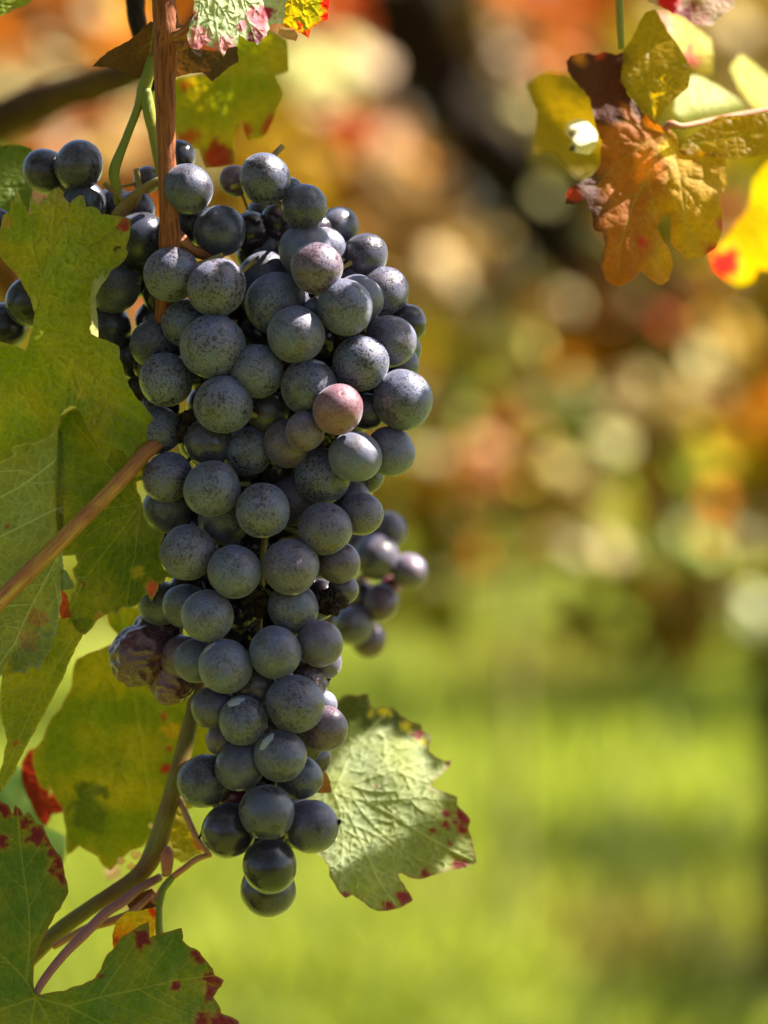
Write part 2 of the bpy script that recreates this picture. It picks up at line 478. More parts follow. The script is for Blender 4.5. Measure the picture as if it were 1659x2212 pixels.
def plane(d0, cx, cy, gx=0.0, gy=0.0, kx=0.0, ky=0.0, wav=8.0, seed=0, ws=0.008):
    """depth of a blade: tilt gx, gy (photo units per unit), curvature, slow waves"""
    def f(x, y):
        u, v = x - cx, y - cy
        return d0 + gx * u + gy * v + kx * u * u * 1e-3 + ky * v * v * 1e-3 + wav * nz(x, y, ws, seed)
    return f

def tA(p): return (p[0] * .3307, 219.4 + p[1] * .3307)
def tG(p): return (p[0] * .3307, 713.2 + p[1] * .3307)
def tH(p): return (p[0] * .3307, 1206.9 + p[1] * .3307)
def tI(p): return (p[0] * .3413, 1645.8 + p[1] * .3413)
def tJ(p): return (603.5 + p[0] * .2976, 1426.4 + p[1] * .2976)
def tK(p): return (p[0] * .463, p[1] * .463)
def tM(p): return (1097.2 + p[0] * .3386, p[1] * .3386)
def tl(t, pts): return [t(p) for p in pts]

# ------------------------------------------------------------------ the grape bunches
# x, y, radius, order (small = nearer), bloom, redness, speckle
MAIN = [
 (406,408,54,30,.55,0,.6),(474,499,57,28,.45,0,.5),(408,480,50,60,.3,0,.4),(372,592,60,20,.95,.02,.9),(468,621,63,14,.95,.05,1),
 (405,698,53,34,.8,0,1),(460,748,68,12,1,0,.9),(338,742,55,44,.75,0,.9),(573,387,55,24,.6,0,1),(508,391,34,62,.55,.3,.5),
 (657,448,50,32,.4,.03,.9),(628,412,28,64,.5,0,.6),(731,491,43,46,.6,0,.5),(790,552,47,42,.35,.03,.9),(572,470,45,66,.15,0,.3),
 (572,534,52,40,.8,0,.6),(659,540,57,30,.9,0,.5),(698,536,48,36,.9,0,.5),(684,578,57,13,.8,.20,.9),(571,597,55,26,.9,0,.6),
 (598,655,69,18,.9,0,.8),(680,665,24,58,.9,0,.3),(746,664,61,11,.95,0,.8),(773,646,53,22,.85,0,.3),(827,631,55,26,.75,.04,1),
 (832,672,52,50,.6,0,.6),(639,723,60,10,.95,0,.7),(842,738,57,20,.8,.05,.8),(868,752,41,48,.6,0,.6),(863,786,42,46,.6,0,.6),
 (779,784,60,12,.85,0,1),(358,821,58,16,1,0,1),(555,803,59,10,.97,.02,.9),(482,875,63,9,1,0,.9),(668,836,62,20,.8,0,.8),
 (580,890,48,50,.4,.05,.5),(338,930,52,30,.85,0,.9),(447,955,50,52,.35,.03,.6),(535,974,54,18,.9,0,.9),(620,959,51,17,.8,.2,.7),
 (659,931,43,9,.85,.22,.7),(730,884,55,3,.8,.62,.7),(768,986,56,6,.97,0,.35),(696,1029,60,14,.8,0,.9),(362,1031,53,22,.85,.05,.9),
 (457,1056,62,8,1,0,.8),(567,1103,60,6,.95,.02,.9),(638,1082,55,24,.75,.2,.7),(362,1100,53,34,.8,0,.6),(485,1120,57,30,.75,0,.7),
 (702,1143,57,12,.75,.1,.9),(405,1193,59,10,.95,.05,.8),(507,1235,58,6,1,0,.8),(628,1224,61,8,.8,.1,.8),(870,864,64,10,.9,0,.8),
 (843,976,54,20,.85,.05,.5),(793,888,40,44,.5,.05,.7),(795,1030,35,48,.7,0,.8),(755,1072,41,34,.7,.05,.7),(779,1110,46,30,.75,.12,.8),
 (730,1214,47,26,.6,.15,.7),(690,1205,40,40,.7,0,.5),(348,1303,48,40,.5,0,.2),(402,1309,48,22,.75,0,.7),(448,1331,58,8,1,0,.7),
 (633,1312,55,20,.85,0,.7),(742,1272,32,46,.5,.1,.6),(395,1420,46,44,.6,.3,.5),(424,1428,47,26,.85,0,.5),(487,1440,60,8,.95,0,.6),
 (595,1410,57,10,.85,0,.6),(691,1390,51,22,.7,.12,.6),(700,1430,38,40,.6,.1,.5),(553,1480,45,46,.45,.1,.3),(460,1530,47,26,.55,.05,.5),
 (525,1557,54,8,.75,0,.9),(637,1520,63,9,.75,.02,.8),(698,1520,30,42,1,0,.2),(700,1574,49,22,.6,.25,.8),(478,1598,34,40,.6,.2,.4),
 (606,1633,57,6,.72,.02,.7),(519,1655,53,14,.6,0,.4),(441,1688,58,16,.5,0,.7),(645,1678,50,24,.5,0,.6),(577,1754,60,5,.5,0,.4),
 (494,1794,59,22,.1,.05,.2),(672,1786,59,18,.42,.04,.6),(582,1870,59,9,.05,.02,.2),(580,1922,60,24,.22,.05,.4),(507,1722,36,50,.1,.75,0),
]
FILL = [(620,880,45),(540,720,48),(700,760,48),(500,1180,46),(640,1150,46),(560,1010,48)]

def bulge(x, y):
    """how far the front of the bunch stands before its axis"""
    cxs = [(380, 610, 250), (650, 620, 270), (900, 610, 280), (1150, 560, 215), (1350, 560, 190), (1560, 580, 150), (1750, 560, 130), (1950, 580, 80)]
    for (y0, c0, w0), (y1, c1, w1) in zip(cxs, cxs[1:]):
        if y <= y1 or y1 == 1950:
            t = max(0, min(1, (y - y0) / (y1 - y0))); c = c0 + (c1 - c0) * t; w = w0 + (w1 - w0) * t; break
    q = min(1.0, abs(x - c) / w)
    return c, 0.32 * w * (1 - math.sqrt(max(0, 1 - q * q))), w

EXTRA = {(474,499): 40, (406,408): -75, (573,387): -20, (659,540): 55, (730,884): -35, (779,784): 15, (572,534): 30, (372,592): -10}
def solve(gr, base, squash=0.86):
    """depth of each grape: on the bulging front, pushed back until it clears the nearer grapes it overlaps"""
    order = sorted(range(len(gr)), key=lambda i: gr[i][3]); dep = {}
    for i in order:
        x, y, r, o = gr[i][:4]; d = base(x, y) + r * 0.4 + (o - 10) * 1.3 + EXTRA.get((x, y), 0)
        for j in dep:
            X, Y, r2 = gr[j][:3]; q = (r + r2) * squash; L = math.hypot(x - X, y - Y)
            if L < q: d = max(d, dep[j] + math.sqrt(q * q - L * L))
        dep[i] = d
    return dep

def grape_mesh(name, seed, wr=0.0, subdiv=5):
    bm = bmesh.new(); bmesh.ops.create_icosphere(bm, subdivisions=subdiv, radius=1.0)
    for v in bm.verts:
        n = v.co.normalized()
        k = 1 + 0.05 * noise.noise(n * 0.9 + Vector((seed, 0, 0))) + 0.012 * noise.noise(n * 2.6 + Vector((seed, 7, 0)))
        zz = n.z
        if wr:
            k += wr * (0.5 * noise.noise(n * 1.6 + Vector((seed, 5, 0))) - 0.9 * abs(noise.noise(n * 2.6 + Vector((seed, 1, 2)))) - (0.35 if wr > .3 else 0.08) * abs(noise.noise(n * 6.5 + Vector((seed, 3, 2)))))
        q = n * k; q.z *= 1.03
        # stem end dimple and small apex scar
        if zz < -0.9: q *= 1 - 0.05 * ((-zz - 0.9) / 0.1)
        if zz > 0.988: q *= 1 - 0.02 * (zz - 0.988) / 0.012
        v.co = q
    me = bpy.data.meshes.new(name); bm.to_mesh(me); bm.free()
    me.polygons.foreach_set('use_smooth', [True] * len(me.polygons))
    return me

def ped_mesh():
    pts = [Vector((0, 0, -0.93)), Vector((0.02, 0, -1.08)), Vector((0.07, 0.02, -1.45)), Vector((0.10, 0.08, -1.95))]
    me, _ = tube_mesh('pedicel', pts, [0.16, 0.115, 0.085, 0.10], seg=10, sub=4, bumpy=0.25)
    me.transform(Matrix.Translation(pts[0])); me.materials.append(M_PED); me.polygons.foreach_set('use_smooth', [True] * len(me.polygons))
    return me
GM = [grape_mesh('grape', 3.7 * i + 1) for i in range(5)]
for m in GM: m.materials.append(M_GRAPE)
SHR = [grape_mesh('shrivelled_grape', 2.3 * i + 4, 0.75, 6) for i in range(4)]
SFT = [grape_mesh('soft_grape', 2.3 * i + 4, 0.17, 6) for i in range(2)]
for m in SHR: m.materials.append(M_RAISIN)
for m in SFT: m.materials.append(M_GRAPE)
PM = ped_mesh()

def q_from(dirv, spin):
    return dirv.to_track_quat('Z', 'Y') @ Quaternion((0, 0, 1), spin)

def bunch(root, gr, base, axis_back, stem_pts, stem_r, squash=0.86, seed=1, amin=540):
    """grapes hung round an axis; each grape a part with its pedicel as sub-part"""
    r = random.Random(seed)
    dep = solve(gr, base, squash); out = []
    for i, g in enumerate(gr):
        x, y, rad, o, bl, red, sp = g
        d = dep[i]; p = P(x, y, d)
        ax = P(axis_back(x, y)[0], max(y - 40, amin), axis_back(x, y)[1])
        dirv = (p - ax).normalized() + Vector((r.uniform(-.5, .5), r.uniform(-.5, .5), r.uniform(-.5, .5)))
        ob = bpy.data.objects.new('grape', GM[i % len(GM)]); COL.objects.link(ob)
        ob.location = p; ob.rotation_mode = 'QUATERNION'; ob.rotation_quaternion = q_from(dirv.normalized(), r.uniform(0, 6.28))
        s = rad * S * (D0 + d * S) / D0; ob.scale = (s * r.uniform(.97, 1.02), s * r.uniform(.97, 1.02), s * r.uniform(.99, 1.06))
        ob.color = (bl, red, sp, 1)
        if (x, y) not in ((406, 408), (474, 499)):
            pd = bpy.data.objects.new('pedicel', PM); COL.objects.link(pd); pd.parent = ob
        ob.parent = root; ob.matrix_parent_inverse = Matrix.Translation(-root.location)
        out.append((ob, d))
    st = tube('bunch_stem', stem_pts, stem_r, M_PED, root, bumpy=0.3, seg=12)
    return out, dep

def shrivel(root, x, y, r, d, mesh, rot, sc=(1, 1, 1), label=None, colr=None):
    ob = bpy.data.objects.new('shrivelled_grape', mesh); COL.objects.link(ob)
    p = P(x, y, d); s = r * S * (D0 + d * S) / D0
    ob.location = p; ob.rotation_euler = rot; ob.scale = (s * sc[0], s * sc[1], s * sc[2])
    if colr: ob.color = colr
    if label: ob['label'] = label
    ob.parent = root; ob.matrix_parent_inverse = Matrix.Translation(-root.location)
    return ob

def base_main(x, y): return -50 + bulge(x, y)[1] + max(0, 560 - y) * 0.45
root_main = empty('grape_bunch', P(470, 560, 60))
tag(root_main, 'long dense bunch of dusty blue black grapes hanging in sharp focus from the reddish cane', 'grape bunch', 'grape bunches on the vine')
gm = list(MAIN)
gl, depm = bunch(root_main, gm, base_main, lambda x, y: (bulge(x, y)[0], 130),
                 [(455, 555, 110), (520, 640, 120), (590, 760, 140), (600, 950, 130), (570, 1180, 120), (560, 1400, 110), (565, 1600, 90), (575, 1780, 80)],
                 [11, 10, 9, 8, 7, 6, 5, 4])
def many_spheres(items):
    vs_, fs = [], []; src = GM[1]; base_v = [v.co.copy() for v in src.vertices]; base_f = [tuple(p.vertices) for p in src.polygons]
    for (c, rad) in items:
        b = len(vs_); q = Quaternion(Vector((c.x * 99, c.z * 77, 1)).normalized(), c.x * 999); vs_ += [c + (q @ v) * rad for v in base_v]; fs += [tuple(k + b for k in f) for f in base_f]
    return vs_, fs
r = random.Random(8); its = []
for y in range(430, 1800, 62):
    c, _, w = bulge(630, y)
    n = max(1, int(w / 62))
    for k in range(-n, n + 1):
        x = c + k * 66 + r.uniform(-12, 12)
        if abs(x - c) > w * (0.66 if y > 600 else 0.32) or y < 470: continue
        its.append((P(x, y + r.uniform(-14, 14), 175 + r.uniform(-15, 30)), 44 * S * 1.03))
        if len(its) % 3 == 0: its.append((P(x + 20, y + 30, 240), 44 * S))
for y in range(500, 1780, 62):
    c, _, w = bulge(630, y)
    for k in range(-3, 4):
        x = c + 33 + k * 66
        if abs(x - c) < w * (0.6 if y > 600 else .3): its.append((P(x, y, 230), 42 * S * 1.03))
for (x, y, dd) in [(350,640,150),(335,690,190),(330,790,170),(305,850,190),(345,880,150),(330,560,160),(560,720,120),(590,830,130),(520,1000,130),(700,900,130),(640,780,120),(480,980,130),(600,1010,120),(420,1140,130),(430,960,150),(340,1165,190),(410,1270,140),(520,1320,110),(600,1480,110),(540,1610,100),(560,1690,90),(880,700,160),(800,860,140)]:
    its.append((P(x, y, dd), 42 * S * 1.03))
its = [(c - root_main.location, q) for c, q in its]
vs_, fs = many_spheres(its); me = bpy.data.meshes.new('inner_grapes'); me.from_pydata(vs_, [], fs)
ob = link('inner_grapes', me, M_GRAPE); ob.color = (.12, .05, .3, 1); ob.location = root_main.location; ob.parent = root_main; ob.matrix_parent_inverse = Matrix.Translation(-root_main.location)
ob['kind'] = 'stuff'; ob['label'] = 'dark inner grapes deep in the bunch'
for (x, y, r, t) in [(500, 405, 7, 1), (530, 1350, 8, 1), (640, 1150, 8, 1), (715, 745, 9, 1), (590, 1000, 9, 1)]:
    tube('side_stem', [(bulge(x, y)[0], y - 90, 125), (x - (x - bulge(x, y)[0]) * .4, y - 20, 100), (x, y, 60)], [r, r * .8, r * .7], M_PED, root_main, bumpy=0.3, seg=10, sub=4)
shrivel(root_main, 415, 925, 40, 60, SHR[0], (.4, .9, 2), (1, 1, 1.2))
shrivel(root_main, 551, 1298, 36, 45, SHR[1], (1.4, .2, .5), (1, 1, 1.1), 'dried black raisin wedged between plump grapes')
shrivel(root_main, 716, 1300, 33, 50, SHR[2], (.2, 1.4, 2.5), (1, 1, 1))
shrivel(root_main, 672, 1468, 44, 55, SFT[0], (.2, .7, 0.5), (1, .8, .8), 'folded half dried grape', (.5, .25, .6, 1))
shrivel(root_main, 680, 1465, 36, 75, SHR[3], (.2, .7, 0.5), (1, 1, 1))

# ragged patches of thick bloom, painted glint slivers, and dried flower caps
M_WAX_GLINT = mat_plain('bloom_and_glint', (0.34, 0.34, 0.36), (0.26, 0.26, 0.28), 900, 0.8)
def wax_glint(gi, cx, cy, rx, ry, ang, seed):
    g = MAIN[gi]; ob = gl[gi][0]; d = depm[gi]; rad = g[2]; n = 34; vs_ = []; fs = []
    cz_ = ob.location.copy(); R_ = rad * S * (D0 + d * S) / D0
    for ring in (0, .5, .8, 1.0):
        for k in range(n if ring else 1):
            a_ = 2 * math.pi * k / n
            q = ring * (1 + (.34 * noise.noise(Vector((math.cos(a_) * 2.2, math.sin(a_) * 2.2, seed))) + .12 * noise.noise(Vector((math.cos(a_) * 7, math.sin(a_) * 7, seed)))) * ring)
            u, v = rx * q * math.cos(a_), ry * q * math.sin(a_)
            X = (cx + u * math.cos(ang) - v * math.sin(ang) - g[0]) / rad; Y_ = (cy + u * math.sin(ang) + v * math.cos(ang) - g[1]) / rad
            Z = math.sqrt(max(.02, 1 - X * X - Y_ * Y_)); dr = (RT * X - UP * Y_ - FW * Z).normalized()
            # rest on the real, slightly uneven skin of this grape
            lq = ob.rotation_quaternion.inverted() @ dr; lq = Vector((lq.x / ob.scale.x, lq.y / ob.scale.y, lq.z / ob.scale.z)).normalized()
            hit = min(ob.data.vertices, key=lambda w_: (w_.co.normalized() - lq).length_squared)
            p = ob.rotation_quaternion @ Vector((hit.co.length * lq.x * ob.scale.x, hit.co.length * lq.y * ob.scale.y, hit.co.length * lq.z * ob.scale.z))
            vs_.append(p * (1.012 if ring < 1 else 1.0))
    for k in range(n): fs.append((0, 1 + k, 1 + (k + 1) % n))
    for q in range(2):
        for k in range(n):
            a_ = 1 + q * n + k; b_ = 1 + q * n + (k + 1) % n; fs.append((a_, a_ + n, b_ + n, b_))
    me = bpy.data.meshes.new('bloom_glint_patch'); me.from_pydata(vs_, [], fs)
    o = link('bloom_glint_patch', me, M_WAX_GLINT); o.location = ob.location; o.parent = ob
    o.matrix_parent_inverse = Matrix.LocRotScale(ob.location, ob.rotation_quaternion, ob.scale).inverted()
def gi_of(x, y): return min(range(len(MAIN)), key=lambda i: math.hypot(MAIN[i][0] - x, MAIN[i][1] - y))
wax_glint(gi_of(525, 1557), 510, 1514, 20, 6.5, -.35, 3); wax_glint(gi_of(606, 1633), 578, 1600, 22, 7, -.85, 8); wax_glint(gi_of(668, 836), 690, 783, 16, 3.5, .1, 5); wax_glint(gi_of(487, 1440), 455, 1397, 18, 3, -.8, 6)
wax_glint(gi_of(441, 1688), 425, 1741, 13, 2.6, .1, 9); wax_glint(gi_of(519, 1655), 520, 1703, 9, 2.4, -.1, 10); wax_glint(gi_of(628, 1224), 640, 1282, 8, 2.6, 0, 11); wax_glint(gi_of(567, 1103), 572, 1160, 14, 2, 0, 12)  # thin slivers under the grapes paint in glints of reflected grass light
for (x, y, dd) in [(731, 1780, -10), (434, 1804, 30)]:
    tube('dried_flower_cap', [(x - 5, y + 8, dd), (x, y, dd - 2), (x + 3, y - 9, dd)], [2, 3, 3.5], M_BARK, root_main, seg=8, sub=3, bumpy=.4)
# bunch behind, upper left
LEFT = [(97,370,50,20,.25,.05,.7),(170,357,53,12,.35,.03,.9),(180,442,50,30,.3,0,.3),(246,450,45,44,.1,0,.2),(292,455,42,38,.45,0,.2),
        (318,388,30,60,.3,.1,.2),(303,518,60,30,.3,0,.2),(300,590,50,52,.08,0,.2),(243,621,56,26,.6,.03,.7),(232,705,52,46,.25,0,.3),
        (66,652,54,26,.12,.02,.2),(5,705,52,36,.1,.03,.1),(-8,482,34,40,.4,0,.3),(388,338,34,64,.1,0,.1),(130,560,52,60,.1,0,.2),(280,770,48,60,.15,0,.3),(180,780,50,62,.1,0,.2)]
root_l = empty('grape_bunch', P(250, 400, 160))
tag(root_l, 'darker bunch of black grapes at upper left, partly hidden behind the toothed green leaf', 'grape bunch', 'grape bunches on the vine')
_, depl = bunch(root_l, LEFT, lambda x, y: 100, lambda x, y: (200, 190),
      [(300, 420, 150), (240, 520, 170), (200, 640, 175), (180, 760, 175)], [9, 8, 7, 5], seed=3)
tube('side_stem', [(345, 390, 95), (303, 412, 98), (268, 440, 100), (248, 466, 105), (240, 500, 130)], [9, 9, 8, 8, 7], M_PED, root_l, bumpy=0.25)
tube('side_stem', [(294, 365, 112), (300, 398, 106), (303, 414, 100)], [6, 6, 6], M_PED, root_l, bumpy=0.25)
tube('side_stem', [(225, 396, 110), (240, 410, 108), (262, 428, 104), (266, 442, 102)], [5, 6, 6, 6], M_PED, root_l, bumpy=0.25)
# bunch behind, right
BACK = [(838,1146,40,20,.5,.08,.3),(811,1203,51,12,.5,.06,.3),(884,1234,38,14,.75,.2,.2),(822,1302,40,20,.4,.25,.2),(763,1350,44,16,.55,.08,.2),
        (796,1383,38,24,.4,.3,.2),(842,1268,24,40,.1,1,0),(780,1290,36,46,.4,.2,.2),(770,1170,36,46,.5,.1,.2),(730,1330,40,50,.4,.2,.2)]
root_b = empty('grape_bunch', P(800, 1100, 1000))
tag(root_b, 'small blurred bunch of reddish purple grapes peeking out right of the main bunch', 'grape bunch', 'grape bunches on the vine')
_, depb = bunch(root_b, BACK, lambda x, y: 860, lambda x, y: (790, 1000), [(361, -400, 700), (361, 0, 820), (361, 330, 900), (430, 480, 950), (620, 750, 1000), (740, 950, 1000), (790, 1060, 1000), (790, 1180, 1000), (790, 1320, 1000)], [8, 7, 7, 7, 7, 7, 8, 7, 5], seed=5)
tube('side_stem', [(790, 1240, 960), (770, 1260, 900), (768, 1300, 880)], [8, 8, 7], M_PED, root_b, seg=10)
# shrivelled bunch, left below the middle
root_s = empty('grape_bunch', P(330, 1330, 160))
tag(root_s, 'brown shrivelled grapes at lower left of the main bunch', 'grape bunch', 'grape bunches on the vine')
shrivel(root_s, 303, 1415, 66, 150, SFT[0], (.5, .8, .1), (1, 1, 1.1), None, (.42, .42, .8, 1))
shrivel(root_s, 371, 1470, 53, 165, SFT[1], (2, .8, .4), (1, 1, 1), None, (.55, .55, .6, 1))
shrivel(root_s, 340, 1370, 56, 190, SFT[1], (1, .2, .4), (1, 1, 1), None, (.35, .3, .5, 1))
shrivel(root_s, 392, 1420, 48, 150, SFT[0], (1, 2.2, .4), (1, 1, 1), None, (.5, .5, .6, 1))
tube('bunch_stem', [(400, 1320, 170), (350, 1350, 200), (320, 1400, 200)], [7, 6, 5], M_PED, root_s, seg=10)

# ------------------------------------------------------------------ canes and stalks
c = tube('vine_cane', [(345, -120, 20), (353, -20, 18), (358, 45, 16), (361, 75, 14), (358, 110, 16), (357, 200, 20), (359, 300, 24), (362, 400, 26), (365, 470, 28), (368, 520, 34), (362, 600, 60), (350, 690, 95), (340, 800, 130)],
         [25, 25, 27, 29, 26, 23, 20, 20, 21, 25, 19, 17, 15], M_CANE, bumpy=0.10, seg=32, sub=10)
tag(c, 'reddish brown woody cane running upright into the top of the main bunch', 'cane')
tube('side_shoot', [(368, 500, 34), (388, 520, 36), (415, 540, 44), (448, 556, 60), (480, 590, 90)], [18, 17, 13, 11, 9], M_CANE, c, bumpy=0.12, seg=20)
tube('bud', [(372, 80, 4), (392, 72, -6), (412, 52, -12), (424, 22, -12)], [14, 12, 9, 3], M_CANE, c, bumpy=0.5, seg=14)
tube('bud', [(380, 95, 4), (396, 100, -6), (400, 88, -12)], [10, 8, 3], M_CANE, c, bumpy=0.5, seg=14)
c = tube('fruit_stalk', [(330, 120, 110), (312, 190, 108), (296, 238, 105), (272, 300, 104), (247, 366, 106), (251, 400, 110), (256, 440, 125)], [11, 15, 9, 9, 12, 11, 10], M_GREENSTEM, bumpy=0.08)
tag(c, 'green forked fruit stalk left of the upright cane, dropping to the upper left bunch', 'stalk')
tube('side_stalk', [(312, 195, 106), (322, 240, 100), (333, 300, 100), (345, 370, 105), (350, 410, 120)], [14, 14, 11, 10, 9], M_GREENSTEM, c, bumpy=0.08)
c = tube('leaf_stalk', [(345, 958, 40), (318, 975, 12), (268, 1030, -6), (200, 1100, -22), (120, 1180, -36), (40, 1258, -48), (-60, 1355, -60)], [13, 16, 17, 17, 17.5, 18, 18], M_PET, bumpy=0.05, seg=28, sub=10)
tag(c, 'thick pinkish tan leaf stalk slanting across the leaves at left into the bunch', 'stalk')
c = tube('vine_shoot', [(440, 1440, 330), (425, 1500, 300), (400, 1610, 270), (365, 1740, 250), (335, 1835, 240), (295, 1895, 235), (205, 1955, 230), (135, 2005, 225), (80, 2055, 220), (-20, 2160, 215)], [15, 16, 18, 20, 22, 19, 17, 18, 18, 18], M_OLIVE, bumpy=0.07, seg=24, sub=8)
tag(c, 'olive brown shoot curving down behind the lower leaves toward the bottom left', 'cane')
c = tube('leaf_stalk', [(76, 2150, -8), (96, 2115, 8), (140, 2060, 30), (185, 2015, 60), (225, 1975, 90), (268, 1945, 130), (300, 1920, 170), (345, 1895, 215)], [8, 9.5, 10, 11.5, 11, 11.5, 10, 9], M_PURP, bumpy=0.05, seg=20)
tag(c, 'purple leaf stalk rising from the bottom left leaf, pink where sunlit', 'stalk')
c = tube('leaf_stalk', [(115, 2045, 190), (185, 2007, 180), (240, 1990, 180), (285, 1970, 190), (330, 1930, 215)], [7, 9, 9, 8, 7], M_PINK, bumpy=0.05)
tag(c, 'thin pale pink leaf stalk lying just below the olive shoot', 'stalk')
c = tube('tendril', [(330, 1950, 190), (362, 1905, 190), (395, 1878, 190), (425, 1856, 200), (455, 1846, 215)], [6, 7, 7, 7, 6], M_PINK)
tag(c, 'short curved pinkish stem reaching from the olive shoot toward the lowest grapes', 'stalk')
tube('side_stalk', [(452, 1846, 212), (425, 1810, 220), (402, 1760, 240), (385, 1720, 260)], [6, 7, 7, 6], M_PINK, c)
c = tube('tendril', [(372, 1895, 185), (352, 1925, 180), (343, 1965, 176), (345, 2015, 170), (352, 2040, 165)], [7, 7, 8, 9, 8], M_GREENSTEM, bumpy=0.15)
tag(c, 'dull green stem hanging down to the bottom leaf beneath the olive shoot', 'stalk')
c = tube('bud', [(362, 1830, 205), (361, 1850, 195), (360, 1880, 190), (352, 1892, 190)], [7, 15, 12, 5], M_PINK, seg=16)
tag(c, 'orange pink bud glowing where the olive shoot bends', 'bud')

# ------------------------------------------------------------------ leaves close by
LG = 'vine leaves round the bunch'
def leaf(label, poly, depth, colf, cat='leaf', name='vine_leaf', group=LG, **kw):
    o = make_blade(name, poly, depth, colf, **kw)
    return tag(o, label, cat, group)

G1 = (0.085, 0.13, 0.010); GY = (0.20, 0.185, 0.012); GD = (0.050, 0.080, 0.008); RED = (0.22, 0.018, 0.02)

def curl_back(f): return lambda x, y: f(x, y) + max(0, 442 - y) * 0.95
# L1 toothed green leaf at left
pa = tl(tA, [(-70,860),(0,852),(20,740),(60,720),(75,640),(92,655),(105,575),(130,600),(150,660),(200,758),(195,622),(250,670),(285,615),(300,640),(330,590),(365,565),(395,575),(415,620),(440,650),(460,667),(490,630),(520,610),(548,615),(560,690),(600,683),(630,695),(665,738),(750,745),(850,765),(852,830),(842,900),(822,960),(838,985),(825,1020),(790,1060),(725,1105),(700,1135),(650,1170),(612,1230),(598,1350),(592,1480),(640,1540),(720,1570),(778,1600)])
pg = tl(tG, [(780,180),(810,280),(845,370),(900,450),(970,530),(1020,590),(1050,640),(1030,680),(993,710),(1000,768),(925,760),(885,765),(868,832),(845,828),(800,790),(750,775),(722,790),(703,842),(685,848),(665,810),(630,740),(600,690),(570,640),(545,570),(520,530),(490,500),(455,495),(420,520),(395,560),(385,620),(340,670),(290,710),(220,735),(140,745),(85,765),(75,790),(95,812),(50,840),(0,865),(-90,900),(-90,70),(0,75),(90,95),(165,132)])
pb = tl(tA, [(182,1600),(190,1560),(215,1480),(228,1380),(200,1290),(150,1200),(100,1120),(40,1060),(0,1010),(-70,960)])
J1 = tG((165,130))
v1 = [([J1]+tl(tG,[(385,118),(560,260),(720,410),(880,560),(1010,640)]),3.0),([J1]+tl(tG,[(125,290),(112,450),(122,585),(60,760)]),3.0),
      ([J1]+tl(tG,[(60,210),(-40,280)]),2.8),([J1]+tl(tA,[(240,1330),(320,1060),(350,800),(368,580)]),2.8),
      (tl(tA,[(290,1180),(380,1050),(560,950),(750,835),(845,770)]),2.2),(tl(tG,[(122,585),(180,725)]),2.0),(tl(tG,[(122,560),(210,640),(320,695)]),2.0)]
leaf('big bright green toothed leaf at left with a red corner, lying before the upper bunch', pa+pg+pb,
     curl_back(plane(-34, 150, 800, 0.10, -0.02, 1.2, 0.2, 16, 1)),
     colour((0.165,0.210,0.007), (0.27,0.24,0.008), 0.6, [(tA((808,800))[0], tA((808,800))[1], 17, (0.25,0.03,0.01)), (tG((1045,625))[0], tG((1045,625))[1], 5),
            (tG((535,410))[0],tG((535,410))[1],12,(0.30,0.26,0.02)),(tA((40,780))[0],tA((40,780))[1],14,(0.28,0.18,0.03)),(tA((760,958))[0],tA((760,958))[1],7,(0.02,0.012,0.006))],
            (0.22,0.20,0.04), 1), veins=v1, mat=M_TOP, spacing=7, seed=1, vgap=48, puff=3.5)
# sunlit rolled edge of that leaf
leaf('narrow pale sunlit rolled flap on the right edge of the big toothed leaf', tl(tA,[(722,1045),(728,1100),(700,1150),(660,1200),(625,1270),(628,1350),(638,1440),(642,1540),(598,1518),(585,1480),(600,1450),(595,1330),(600,1220),(622,1150),(640,1160),(690,1075)]),
     plane(-40, 205, 640, 1.1, -0.3, 0, 0, 3, 4), colour((0.20,0.22,0.06),(0.28,0.27,0.09),0.6), mat=M_UND, spacing=6, seed=2, puff=0.5, edge_wave=2, serr=1, tert=False)
# L2 darker leaf below it
p2 = tl(tG, [(380,700),(395,560),(560,480),(760,560),(960,700),(968,840),(940,980),(892,990),(893,1040),(925,1115),(940,1210),(970,1270),(1075,1325),(1050,1400),(1045,1480),(1070,1560),(1140,1622),(1085,1612),(1058,1665),(1040,1650),(1028,1705),(990,1772),(965,1725),(938,1738),(918,1775),(850,1815),(800,1812),(758,1868),(735,1845),(690,1860),(640,1890),(555,1990),(500,1960),(460,1900),(445,1880),(440,1800),(452,1760),(480,1700),(500,1640),(470,1560),(508,1520),(490,1470),(412,1475),(380,1400)])
J2 = tG((925,1120))
v2 = [([J2]+tl(tG,[(830,1030),(740,920),(600,735),(480,600)]),2.6),([J2]+tl(tG,[(780,1155),(600,1170),(430,1120)]),2.6),([J2]+tl(tG,[(820,1280),(700,1430),(560,1620),(470,1800)]),2.8),
      ([J2]+tl(tG,[(905,1260),(880,1480),(845,1660),(830,1790)]),2.6),([J2]+tl(tG,[(990,1210),(1060,1330)]),2.4)]
leaf('dark green leaf under the big toothed leaf, pink red spot on its lower edge', p2, plane(22, 250, 1100, 0.02, 0.05, -0.8, 0.3, 12, 2),
     colour((0.060,0.095,0.006),(0.17,0.165,0.010),0.5,[(*tG((1000,1695)),17,(0.42,0.07,0.05)),(*tG((900,1590)),12,(0.26,0.20,0.02)),(*tG((905,935)),8,(0.30,0.25,0.02)),(*tG((550,1660)),6,(0.10,0.04,0.01)),(*tG((650,1870)),9,(0.3,0.12,0.03))],(0.22,0.2,0.05),2),
     veins=v2, mat=M_TOP, spacing=7, seed=3, vgap=45)
